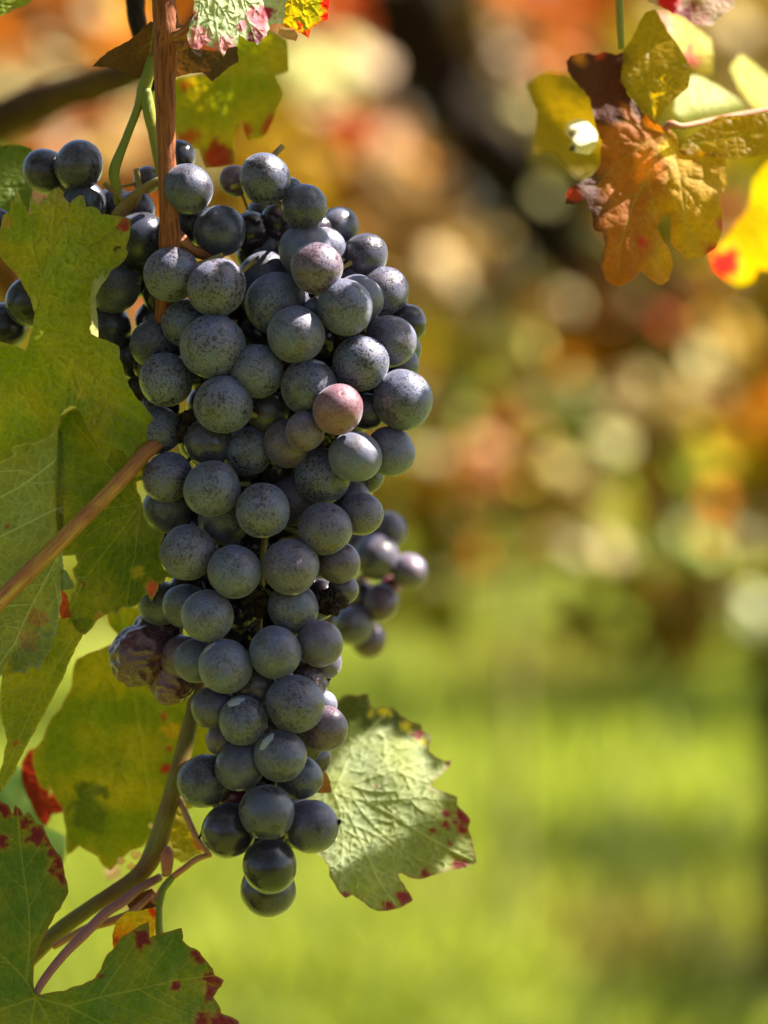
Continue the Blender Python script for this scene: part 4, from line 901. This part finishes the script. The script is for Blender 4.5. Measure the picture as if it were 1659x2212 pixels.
SPH = [(g[0], g[1], g[2], depm[i]) for i, g in enumerate(MAIN)] + [(g[0], g[1], g[2], depl[i]) for i, g in enumerate(LEFT)] + [(g[0], g[1], g[2], depb[i]) for i, g in enumerate(BACK)]
def surf(x, y, d):
    c = [q[3] - math.sqrt(q[2] ** 2 - (x - q[0]) ** 2 - (y - q[1]) ** 2) for q in SPH if math.hypot(x - q[0], y - q[1]) < q[2]]
    return min(c) if c and -35 < d < 60 or c and d < -45 or c and d > 800 else d
LIT = [(x, y, surf(x, y, d), rr) for (x, y, d, rr) in LIT]
SHADE = []
for g in SPH:
    for (u, v) in ((0, 0), (.6, -.6), (-.5, -.6), (.7, 0), (0, -.8)):
        X, Y_ = g[0] + g[2] * u, g[1] + g[2] * v; dd = surf(X, Y_, 0)
        if abs(dd - (g[3] - g[2] * math.sqrt(1 - u * u - v * v))) < 2: SHADE.append((X, Y_, dd))
for (x0, x1, y0, y1, dd) in ((0, 330, 420, 980, -20), (0, 130, 980, 1440, 0), (140, 340, 980, 1320, 20), (0, 500, 1980, 2212, -10), (0, 130, 1750, 2000, -10), (100, 400, 1380, 1850, 430), (0, 150, 1400, 1600, 40), (350, 370, 60, 520, 20), (240, 500, 80, 170, 120), (1240, 1440, 130, 600, 350), (1330, 1560, 330, 560, 330), (1330, 1480, 60, 300, 380)):
    for i in range(40): SHADE.append((rng.uniform(x0, x1), rng.uniform(y0, y1), dd))
for i in range(260):
    u, v = rng.uniform(430, 1400), rng.uniform(260, 1800)
    if (v < 560 and u > 450) or (v > 1480 - (u - 400) * .69 and v > 960):
        x, y = tJ((u, v)); SHADE.append((x, y, 330 + .1 * (x - 800) - .62 * (y - 1750)))
SU = np.array([uv(P(*s)) for s in SHADE]); LU = [(*uv(P(l[0], l[1], l[2])), l[3] * 1e-3) for l in LIT]
LUa = np.array(LU); open_ = np.ones(len(SU), bool)
# points inside a sunlit patch need no cover
for (a, b, rr) in LU: open_ &= np.hypot(SU[:, 0] - a, SU[:, 1] - b) > rr
canopy = empty('shade_shoot', P(700, -420, 100)); 
tag(canopy, 'leafy shoot arching above the picture whose leaves dapple the bunch with shade', 'vine shoot')
M_SHADE = mat_leaf('shade_leaf', trans=0.22, gain=1.2)
DISC = [leaf_disc('shade_leaf', s, M_SHADE, cc) for s, cc in enumerate([(0.07,0.11,0.01), (0.10,0.13,0.01), (0.15,0.15,0.01), (0.08,0.12,0.02)])]
nleaf = 0; zt = P(0, -60, 0).z
cent = []
while open_.any() and nleaf < 98:
    idx = np.nonzero(open_)[0]; best = None
    for t in range(160):
        p = SU[rng.choice(list(idx))]
        c0 = p + np.array([rng.uniform(-.03, .03), rng.uniform(-.03, .03)])
        dl = (np.hypot(LUa[:, 0] - c0[0], LUa[:, 1] - c0[1]) - LUa[:, 2]).min()
        rad = min(0.042, dl / 1.18)
        if rad < 0.0045 or np.hypot(*(p - c0)) > rad: continue
        cnt = (np.hypot(SU[idx, 0] - c0[0], SU[idx, 1] - c0[1]) < rad * .93).sum() + rad * 100
        if best is None or cnt > best[0]: best = (cnt, c0, rad)
    if best is None:
        open_[rng.choice(list(idx))] = False; continue
    _, c0, rad = best
    open_ &= ~(np.hypot(SU[:, 0] - c0[0], SU[:, 1] - c0[1]) < rad * .93)
    cent.append((c0, rad)); nleaf += 1
for k, (c0, rad) in enumerate(cent):
    z = zt + rng.uniform(0.015, 0.075)
    base = E1 * c0[0] + E2 * c0[1]
    p = base + SUN * ((z - base.z) / SUN.z)
    ob = bpy.data.objects.new('leaf', DISC[k % 4]); COL.objects.link(ob)
    s = rad / 0.86
    nn = (SUN + Vector((rng.uniform(-.25, .25), rng.uniform(-.25, .25), rng.uniform(-.1, .25)))).normalized()
    ob.location = p; ob.rotation_mode = 'QUATERNION'; ob.rotation_quaternion = q_from(nn, rng.uniform(0, 6.28)); ob.scale = (s, s, s)
    ob.parent = canopy; ob.matrix_parent_inverse = Matrix.Translation(-canopy.location)
me, org = tube_mesh('stem', [P(350, -150, 20), P(380, -400, 200), P(800, -700, 500), P(1300, -900, 600), P(2000, -1000, 600)], [.003, .003, .003, .0025, .002], seg=12)
so_ = link('stem', me, M_CANE); so_.location = org; so_.parent = canopy; so_.matrix_parent_inverse = Matrix.Translation(-canopy.location)

# foliage added overhead and to the left, unseen, to keep sky off the bunch
near = empty('grape_vine', Vector((-.55, .85, 0)))
tag(near, 'unseen vine foliage added over and left of the bunch to keep the sky off', 'grape vine')
r = random.Random(77)
spots_near = [Vector((r.uniform(-.7, .30), r.uniform(-.25, .62), r.uniform(1.34, 1.60))) for _ in range(150)] + [Vector((r.uniform(-.6, -.17), r.uniform(.62, .95), r.uniform(.75, 1.5))) for _ in range(70)]
NEAR_SPOTS = spots_near
# ------------------------------------------------------------------ ground and grass
def on_ground(x, y):
    r_ = (P(x, y, d=1) - CAM); t = -CAM.z / r_.z; q = CAM + r_ * t; return q.x, q.y
SOIL = (0.16, 0.115, 0.035); SHADEG = (0.05, 0.065, 0.012); PALE = (0.19, 0.18, 0.045)  # SOIL is bare earth; the dark green paints vine shade into the grass
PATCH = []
for (px, py, rx, hy, cc, am) in [(1180,1480,260,90,SOIL,.6),(1100,1330,200,60,(0.13,0.11,0.03),.7),(1400,1900,300,90,SHADEG,.9),(1480,2130,240,110,SHADEG,.9),(1330,2060,180,60,SOIL,.6),(1600,2050,140,90,PALE,.5),(900,1420,160,60,PALE,.4),(560,1830,150,70,SHADEG,.35),(950,1980,160,50,PALE,.5),(1640,1500,60,200,SHADEG,.7)]:
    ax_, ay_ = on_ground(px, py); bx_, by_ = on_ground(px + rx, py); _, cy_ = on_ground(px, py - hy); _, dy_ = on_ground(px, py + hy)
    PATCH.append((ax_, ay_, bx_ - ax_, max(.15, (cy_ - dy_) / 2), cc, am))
def ground():
    me = bpy.data.meshes.new('ground'); n = 60; L = 150
    vs_ = []; 
    for j in range(n + 1):
        for i in range(n + 1):
            x = (i / n - .5) * 2; y = j / n
            x = math.copysign(abs(x) ** 2, x) * L; y = -4 + y * y * 200
            vs_.append((x, y, 0.03 * noise.noise(Vector((x * .4, y * .4, 0)))))
    fs = [(j * (n + 1) + i, j * (n + 1) + i + 1, (j + 1) * (n + 1) + i + 1, (j + 1) * (n + 1) + i) for j in range(n) for i in range(n)]
    me.from_pydata(vs_, [], fs)
    a = N('meadow_soil'); tc = a.n('TexCoord')
    n1 = a.noise(tc.outputs['Object'], 1.3, 4, 0.6); n2 = a.noise(tc.outputs['Object'], 14, 5, 0.7)
    c = a.mix(a.ramp(n1, 0.4, 0.6), (0.12, 0.15, 0.012), (0.16, 0.185, 0.014))
    c = a.mix(a.ramp(n2, 0.4, 0.65, 0, .5), c, (0.07, 0.085, 0.012))
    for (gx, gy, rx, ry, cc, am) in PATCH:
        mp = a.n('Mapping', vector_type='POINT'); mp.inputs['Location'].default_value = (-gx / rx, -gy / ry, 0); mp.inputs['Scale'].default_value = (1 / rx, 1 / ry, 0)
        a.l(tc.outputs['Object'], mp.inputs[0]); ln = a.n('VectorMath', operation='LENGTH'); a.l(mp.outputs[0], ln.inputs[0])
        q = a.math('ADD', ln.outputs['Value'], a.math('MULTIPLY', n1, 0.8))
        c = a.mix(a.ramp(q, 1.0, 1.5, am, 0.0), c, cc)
    p = a.n('BsdfPrincipled'); a.l(c, p.inputs['Base Color']); p.inputs['Roughness'].default_value = 0.95; p.inputs['Specular IOR Level'].default_value = 0.0
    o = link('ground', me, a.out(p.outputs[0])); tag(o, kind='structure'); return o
ground()
def grass():
    r = random.Random(11); vs_, fs, cols = [], [], []
    for k in range(42000):
        y = 4.0 + 20 * r.random() ** 1.8; x = r.uniform(-1, 1) * (0.9 + y * .16)
        d = noise.noise(Vector((x * .8, y * .8, 3)))
        h = max(.03, r.uniform(.05, .13) * (1 + .9 * d)); w = r.uniform(.004, .008) * 1.6; a = r.uniform(0, math.pi); dx, dy = math.cos(a) * w, math.sin(a) * w
        lx, ly = r.uniform(-.5, .5) * h, r.uniform(-.5, .5) * h
        b = len(vs_)
        vs_ += [(x - dx, y - dy, -.01), (x + dx, y + dy, -.01), (x + dx * .8 + lx * .4, y + dy * .8 + ly * .4, h * .6), (x - dx * .8 + lx * .4, y - dy * .8 + ly * .4, h * .6), (x + lx, y + ly, h)]
        fs += [(b, b + 1, b + 2, b + 3), (b + 3, b + 2, b + 4)]
        c = lerp((0.165, 0.205, 0.028), (0.28, 0.31, 0.055), r.random())
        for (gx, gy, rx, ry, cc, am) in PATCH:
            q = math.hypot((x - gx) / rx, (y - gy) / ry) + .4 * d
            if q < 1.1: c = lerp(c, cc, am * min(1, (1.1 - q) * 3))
        cols += [c] * 5
    me = bpy.data.meshes.new('grass'); me.from_pydata(vs_, [], fs)
    ca = me.color_attributes.new('Col', 'FLOAT_COLOR', 'POINT'); ca.data.foreach_set('color', np.array([(*c, 1) for c in cols], dtype=np.float32).ravel())
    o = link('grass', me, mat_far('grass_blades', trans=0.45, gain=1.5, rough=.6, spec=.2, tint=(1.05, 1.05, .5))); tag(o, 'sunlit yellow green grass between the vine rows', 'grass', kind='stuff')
grass()

# ------------------------------------------------------------------ vine rows behind
# leaf colours along the row, dark tones put in round the slanting trunk (photo place, colour of the leaves there, spread)
PAL = [((60,60),(.46,.20,.10)),((60,200),(.42,.28,.16)),((170,160),(.42,.19,.03)),((250,60),(.50,.22,.03)),((20,300),(.24,.16,.05)),((250,280),(.46,.24,.15)),((160,300),(.30,.12,.08)),
 ((700,40),(.50,.13,.04)),((700,180),(.50,.50,.26)),((800,150),(.5,.30,.25)),((660,330),(.42,.27,.07)),((790,290),(.48,.12,.07)),((850,350),(.46,.30,.20)),((730,380),(.42,.24,.04)),((900,40),(.06,.04,.01)),((1000,60),(.06,.04,.01)),((950,250),(.06,.04,.01)),((1150,70),(.46,.16,.08)),
 ((1100,120),(.32,.24,.22)),((1130,250),(.40,.34,.18)),((1200,420),(.20,.19,.09)),((900,440),(.34,.22,.13)),((1050,500),(.40,.28,.14)),((950,580),(.44,.32,.22)),((1150,580),(.16,.13,.04)),((900,700),(.50,.36,.02)),
 ((1080,680),(.16,.12,.03)),((1100,760),(.48,.40,.15)),((1000,860),(.42,.42,.20)),((1100,920),(.52,.16,.04)),((1180,780),(.46,.24,.03)),((950,980),(.42,.24,.05)),((1050,1000),(.44,.22,.14)),((1230,860),(.38,.36,.20)),
 ((1280,700),(.34,.18,.08)),((1300,800),(.30,.16,.03)),((1400,680),(.30,.17,.11)),((1400,760),(.30,.24,.05)),((1525,775),(.46,.38,.24)),((1430,860),(.38,.28,.14)),((1600,650),(.40,.24,.07)),((1600,900),(.48,.20,.03)),
 ((1600,1000),(.40,.30,.02)),((1320,950),(.38,.34,.20)),((1350,1080),(.42,.28,.14)),((1200,1050),(.44,.32,.15)),((1550,1070),(.48,.13,.03)),((1650,1150),(.36,.26,.14)),((1280,1170),(.40,.30,.20)),((1400,1150),(.42,.40,.20)),((1480,1130),(.38,.44,.20)),
 ((1100,1150),(.28,.22,.08)),((950,1130),(.26,.20,.07)),((1000,1250),(.22,.22,.06)),((1400,1240),(.24,.20,.03)),((1300,1290),(.22,.18,.02)),((1550,1290),(.24,.16,.08)),((1630,1300),(.44,.44,.30)),((1450,200),(.40,.35,.05)),((1550,100),(.44,.34,.18)),((1400,400),(.3,.25,.05)),((1630,500),(.45,.4,.03)),
 ((300,1000),(.30,.25,.05)),((200,1400),(.40,.40,.12)),((500,600),(.3,.2,.08)),((650,1000),(.3,.2,.06))]
PALP = np.array([p[0] for p in PAL], float)
def vivid(c, k, s=1.5):
    m = max(c); g = (c[0] + c[1] + c[2]) / 3
    q = [max(.004, g + (v - g) * s) * k for v in c]
    return (min(.6, q[0]), min(.6, q[1]), min(.6, q[2] * .7))
def colour_at(x, y, r):
    if -60 < x < 1720 and -80 < y < 1400:
        d = np.hypot(PALP[:, 0] - x, PALP[:, 1] - y) + np.array([r.gauss(0, 25) for _ in PAL])
        c = PAL[int(d.argmin())][1]
    else: c = r.choice([(.45,.20,.04),(.40,.33,.05),(.25,.22,.03),(.45,.14,.05),(.40,.28,.16)])
    return vivid(c, r.uniform(.28, .95), 1.45)
def to_photo(p):
    q = p - CAM; d = q.dot(FW); k = S * d / D0
    return 829.5 + q.dot(RT) / k, 1106 - q.dot(UP) / k
OUT = [lobed(5, s, 14) for s in range(4)]
def foliage(name, spots, mat, parent, cols):
    """spots: (point, normal, size, spin)"""
    vs_, fs, cc = [], [], []
    for k, (p, n, s, a) in enumerate(spots):
        q = q_from(n, a); b = len(vs_); o = OUT[k % 4]
        vs_.append(p)
        for (x, y) in o: vs_.append(p + q @ Vector((x * s, y * s, -0.22 * s * abs(y) - .08 * s * x * x)))
        for j in range(len(o)): fs.append((b, b + 1 + j, b + 1 + (j + 1) % len(o)))
        cc += [cols[k]] * (len(o) + 1)
    org = parent.location.copy()
    me = bpy.data.meshes.new(name); me.from_pydata([v - org for v in vs_], [], fs)
    ca = me.color_attributes.new('Col', 'FLOAT_COLOR', 'POINT'); ca.data.foreach_set('color', np.array([(*c, 1) for c in cc], dtype=np.float32).ravel())
    o = link(name, me, mat, None, smooth=False); o.location = org
    attach(o, parent); return o
HALF = (SUN - FW).normalized()
foliage('crown', [(p, Vector((r.gauss(0, .5), r.gauss(0, .5), 1)).normalized(), r.uniform(.045, .065), r.uniform(0, 6.28)) for p in NEAR_SPOTS], M_SHADE, near,
        [lerp((.06, .09, .01), (.12, .12, .01), r.random()) for _ in NEAR_SPOTS])
me, org = tube_mesh('trunk', [Vector((-.55, .86, -.05)), Vector((-.56, .85, .4)), Vector((-.53, .87, .8)), Vector((-.4, .86, 1.25)), Vector((0, .84, 1.38)), Vector((.3, .9, 1.4))], [.03, .027, .025, .02, .012, .008], seg=14, bumpy=.3)
t = link('trunk', me, M_BARK); t.location = org; attach(t, near)
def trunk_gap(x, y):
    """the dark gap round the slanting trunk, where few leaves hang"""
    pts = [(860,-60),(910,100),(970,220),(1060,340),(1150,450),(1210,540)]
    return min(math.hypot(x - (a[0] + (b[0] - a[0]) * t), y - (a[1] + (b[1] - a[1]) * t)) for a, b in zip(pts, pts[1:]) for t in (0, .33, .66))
def vine(x0, Y, w, z0, z1, count, label, seed, trunk_x, flash=(), row1=True):
    r = random.Random(seed); root = empty('grape_vine', Vector((trunk_x, Y, 0)))
    tag(root, label, 'grape vine', 'vines in the rows behind')
    sp, cols = [], []
    for k in range(count):
        p = Vector((r.uniform(x0 - w / 2, x0 + w / 2), Y + r.gauss(0, .12), r.uniform(z0, z1)))
        zz = z0 + .10 * noise.noise(Vector((p.x * 3, 0, seed * 0))) * 1.5
        if p.z < zz: continue
        fx, fy = to_photo(p)
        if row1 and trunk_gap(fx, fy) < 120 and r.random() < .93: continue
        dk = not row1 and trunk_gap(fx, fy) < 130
        n = (Vector((r.gauss(0, .6), -0.75 + r.gauss(0, .35), 0.55 + r.gauss(0, .5)))).normalized()
        sp.append((p, n, r.uniform(.035, .060), r.uniform(0, 6.28)))
        c = colour_at(fx, fy, r)
        cols.append(c if row1 else (.05, .035, .01) if dk else tuple(v * .95 for v in c))  # far leaves behind the trunk gap painted dark, as if in shade
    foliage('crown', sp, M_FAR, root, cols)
    if flash:
        sp, cols = [], []
        for (x, y, s, c) in flash:
            p = P(x, y, d=Y - .35 + r.uniform(-.05, .05)); n = (HALF + Vector((r.gauss(0, .12), r.gauss(0, .12), r.gauss(0, .12)))).normalized()
            sp.append((p, n, s * .9, r.uniform(0, 6.28))); cols.append(vivid(c, .92, 1.15))
        xa, xb = min(f[0] for f in flash), max(f[0] for f in flash)
        for _ in range(int((xb - xa) / 4.5)):
            x, y = r.uniform(xa, xb), r.uniform(-40, 1280)
            if trunk_gap(x, y) < 110: continue
            p = P(x, y, d=Y - .3 + r.uniform(-.12, .12)); n = (HALF + Vector((r.gauss(0, .25), r.gauss(0, .25), r.gauss(0, .25)))).normalized()
            sp.append((p, n, r.uniform(.012, .027), r.uniform(0, 6.28)))
            d = np.hypot(PALP[:, 0] - x, PALP[:, 1] - y); c = PAL[int(d.argmin())][1]
            cols.append(vivid(c if r.random() < .6 else r.choice([(.60,.26,.03),(.60,.46,.04),(.60,.14,.04),(.58,.48,.34),(.58,.50,.38),(.6,.42,.34),(.56,.56,.36)]), r.uniform(.6, 1.15), 1.35))
        foliage('sunlit_leaves', sp, M_FLASH, root, cols)
    me, org = tube_mesh('trunk', [Vector((trunk_x + .02, Y, -.05)), Vector((trunk_x, Y, .3)), Vector((trunk_x - .03, Y + .02, .6)), Vector((trunk_x + .02, Y, .85)), Vector((trunk_x - .3, Y, 1.05)), Vector((trunk_x - .7, Y, 1.1))],
                        [.04, .033, .030, .030, .02, .012], seg=12, bumpy=.3, seed=seed)
    t = link('trunk', me, M_BARK); t.location = org; attach(t, root)
    return root
# photo place, size, colour of sun-facing leaves in the nearest row, pale tones painted in as glints
FL = [(95,75,.020,(.62,.56,.42)),(25,130,.022,(.55,.45,.34)),(25,185,.022,(.55,.52,.34)),(210,20,.024,(.60,.50,.40)),(150,300,.028,(.58,.40,.30)),(255,310,.040,(.56,.36,.18)),(300,330,.018,(.6,.5,.45)),
      (640,110,.03,(.62,.60,.36)),(690,160,.045,(.60,.60,.34)),(760,180,.035,(.60,.62,.36)),(810,130,.035,(.62,.46,.42)),(690,220,.03,(.60,.45,.36)),(760,100,.03,(.62,.60,.36)),
      (830,350,.030,(.60,.50,.36)),(850,290,.028,(.58,.32,.26)),(700,340,.024,(.56,.40,.16)),(1100,115,.016,(.50,.40,.38)),(1130,60,.022,(.54,.38,.28)),(1140,230,.024,(.55,.48,.30)),(1100,260,.018,(.5,.42,.26)),
      (960,560,.035,(.55,.40,.28)),(1000,600,.03,(.52,.42,.32)),(920,620,.02,(.5,.38,.30)),(1080,500,.022,(.5,.38,.18)),(920,720,.034,(.60,.46,.02)),(1130,720,.045,(.56,.50,.20)),(1060,740,.034,(.5,.46,.2)),(1005,862,.026,(.56,.58,.32)),
      (1100,910,.026,(.62,.20,.06)),(1160,940,.022,(.6,.28,.12)),(1240,850,.026,(.54,.54,.30)),(1330,950,.032,(.55,.50,.30)),(1385,820,.022,(.52,.42,.26)),(1525,772,.026,(.60,.54,.36)),(1610,910,.028,(.6,.28,.04)),(1570,1000,.024,(.55,.42,.03)),
      (1220,1000,.034,(.56,.46,.24)),(1300,1080,.03,(.56,.38,.20)),(1250,1180,.032,(.54,.46,.38)),(1330,1180,.032,(.54,.50,.32)),(1410,1190,.034,(.56,.60,.34)),(1490,1130,.040,(.56,.62,.34)),(1550,1070,.022,(.6,.18,.04)),(1620,1160,.03,(.52,.46,.36)),
      (1640,1300,.030,(.62,.64,.52)),(1640,1340,.026,(.6,.62,.5)),(1600,700,.02,(.56,.36,.12)),(1600,60,.02,(.6,.5,.44)),(1550,50,.02,(.5,.4,.3)),(1640,420,.022,(.55,.5,.2)),(1120,1190,.02,(.4,.36,.2)),(1000,1180,.02,(.4,.34,.18)),(1180,420,.02,(.30,.28,.16)),(1060,960,.024,(.56,.34,.24)),
      (200,1395,.03,(.62,.62,.24)),(235,1370,.03,(.62,.62,.24))]
Y1 = 4.4
def fl(a, b): return [f for f in FL if a <= f[0] < b]
vine(-1.35, Y1, 1.2, .62, 1.75, 520, 'orange and pink leaved vine behind at far left, outside the bunch', 21, -1.1)
vine(-.35, Y1, .9, .62, 1.75, 620, 'blurred vine with orange and cream leaves behind the bunches and upright cane', 22, -.75, fl(-100, 700))
vine(.35, Y1, .6, .60, 1.75, 470, 'blurred vine with yellow, red and tan leaves right of the main bunch', 23, -.95, fl(700, 1300))
vine(.98, Y1, .75, .60, 1.75, 520, 'blurred vine with orange, cream and mint leaves at the right edge', 24, 1.05, fl(1300, 1800))
vine(1.8, Y1, .9, .62, 1.75, 420, 'blurred autumn vine beyond the right edge of the picture', 25, 1.9)
for i, x in enumerate((-1.8, -.6, .6, 1.8)):
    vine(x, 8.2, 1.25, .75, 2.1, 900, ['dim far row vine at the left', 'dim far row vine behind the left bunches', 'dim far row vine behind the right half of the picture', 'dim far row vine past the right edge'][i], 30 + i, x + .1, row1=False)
for i, x in enumerate((-1.3, 0, 1.3)):  # unseen vine row added behind the camera to hold off low sky light
    r = random.Random(90 + i); root = empty('grape_vine', Vector((x, -1.5, 0)))
    tag(root, ['vine of the row at the photographer\'s back, to the left', 'vine of the row straight at the photographer\'s back', 'vine of the row at the photographer\'s back, to the right'][i], 'grape vine', 'vines in the rows behind')
    sp = [(Vector((x + r.uniform(-.7, .7), -1.5 + r.gauss(0, .12), r.uniform(.45, 1.7))), Vector((r.gauss(0, .5), 1, r.gauss(0, .6) + .4)).normalized(), r.uniform(.06, .09), r.uniform(0, 6.28)) for _ in range(260)]
    foliage('crown', sp, M_SHADE, root, [lerp((.05, .07, .01), (.16, .10, .015), r.random()) for _ in sp])
    me, org = tube_mesh('trunk', [Vector((x, -1.5, -.05)), Vector((x + .02, -1.5, .5)), Vector((x, -1.5, .9)), Vector((x + .3, -1.5, 1.2))], [.035, .03, .025, .015], seg=12, bumpy=.3)
    t = link('trunk', me, M_BARK); t.location = org; attach(t, root)
# slanting old trunk
Yt = 4.5
def PT(x, y, d=Yt): return P(x, y, d=d)
root = empty('old_vine', Vector((PT(1700, 2000).x, Yt, 0)))
tag(root, 'thick dark old vine trunk leaning across the upper middle, heavily blurred', 'vine trunk')
me, org = tube_mesh('trunk', [PT(820,-260), PT(870,-40), PT(920,110), PT(985,230), PT(1080,360), PT(1170,470), PT(1250,580)],
                    [.05,.062,.06,.05,.05,.05,.035], seg=16, bumpy=.35, seed=2)
t = link('trunk', me, M_BARK); t.location = org; attach(t, root)
me, org = tube_mesh('lower_trunk', [PT(1250,580), PT(1350,690, 4.8), PT(1500,860, 4.9), PT(1650,1100, 4.9), PT(1690,1500, 4.9), PT(1690,1980, 4.9), PT(1690,2150, 4.9)],
                    [.026,.022,.020,.022,.03,.032,.036], seg=16, bumpy=.35, seed=5)
t = link('lower_trunk', me, M_BARK); t.location = org; attach(t, root)
# thin post
me, org = tube_mesh('row_post', [Vector((.22, 5.3, -.05)), Vector((.22, 5.3, .6)), Vector((.22, 5.3, 1.3)), Vector((.22, 5.3, 1.8))], [.008] * 4, seg=10)
t = link('row_post', me, mat_plain('post_wood', (0.20, 0.17, 0.09), (0.14, 0.12, 0.06), 30, 0.85)); t.location = org; tag(t, 'thin weathered stake standing in the grass right of the bunch', 'post')
# far trees
for i, (x, y, h, c) in enumerate([(-5, 24, 6, (0.110,0.154,0.033)), (-1.2, 26, 7, (0.220,0.198,0.044)), (2.2, 25, 6.5, (0.132,0.154,0.033)), (6, 24, 6, (0.264,0.154,0.044))]):
    r = random.Random(60 + i); root = empty('far_tree', Vector((x, y, 0)))
    tag(root, ['dark green far tree at the left behind the rows', 'olive far tree seen through the rows left of centre', 'dark far tree seen through the rows right of centre', 'brownish far tree at the right behind the rows'][i], 'tree', 'trees beyond the rows')
    sp = []
    for k in range(1400):
        v = Vector((r.gauss(0, 1), r.gauss(0, 1), r.gauss(0, 1))).normalized() * (r.random() ** .4)
        p = Vector((x + v.x * 2.4, y + v.y * 2.2, h * .5 + v.z * h * .5)); sp.append((p, Vector((r.gauss(0, 1), r.gauss(0, 1), r.gauss(0, 1) + .6)).normalized(), r.uniform(.14, .26), 0))
    foliage('crown', sp, M_FAR, root, [tuple(q * r.uniform(.7, 1.4) for q in c) for _ in sp])
    me, org = tube_mesh('trunk', [Vector((x, y, -.1)), Vector((x + .05, y, 1.2)), Vector((x, y, h * .6))], [.18, .14, .06], seg=10, bumpy=.3); t = link('trunk', me, M_BARK); t.location = org; attach(t, root)
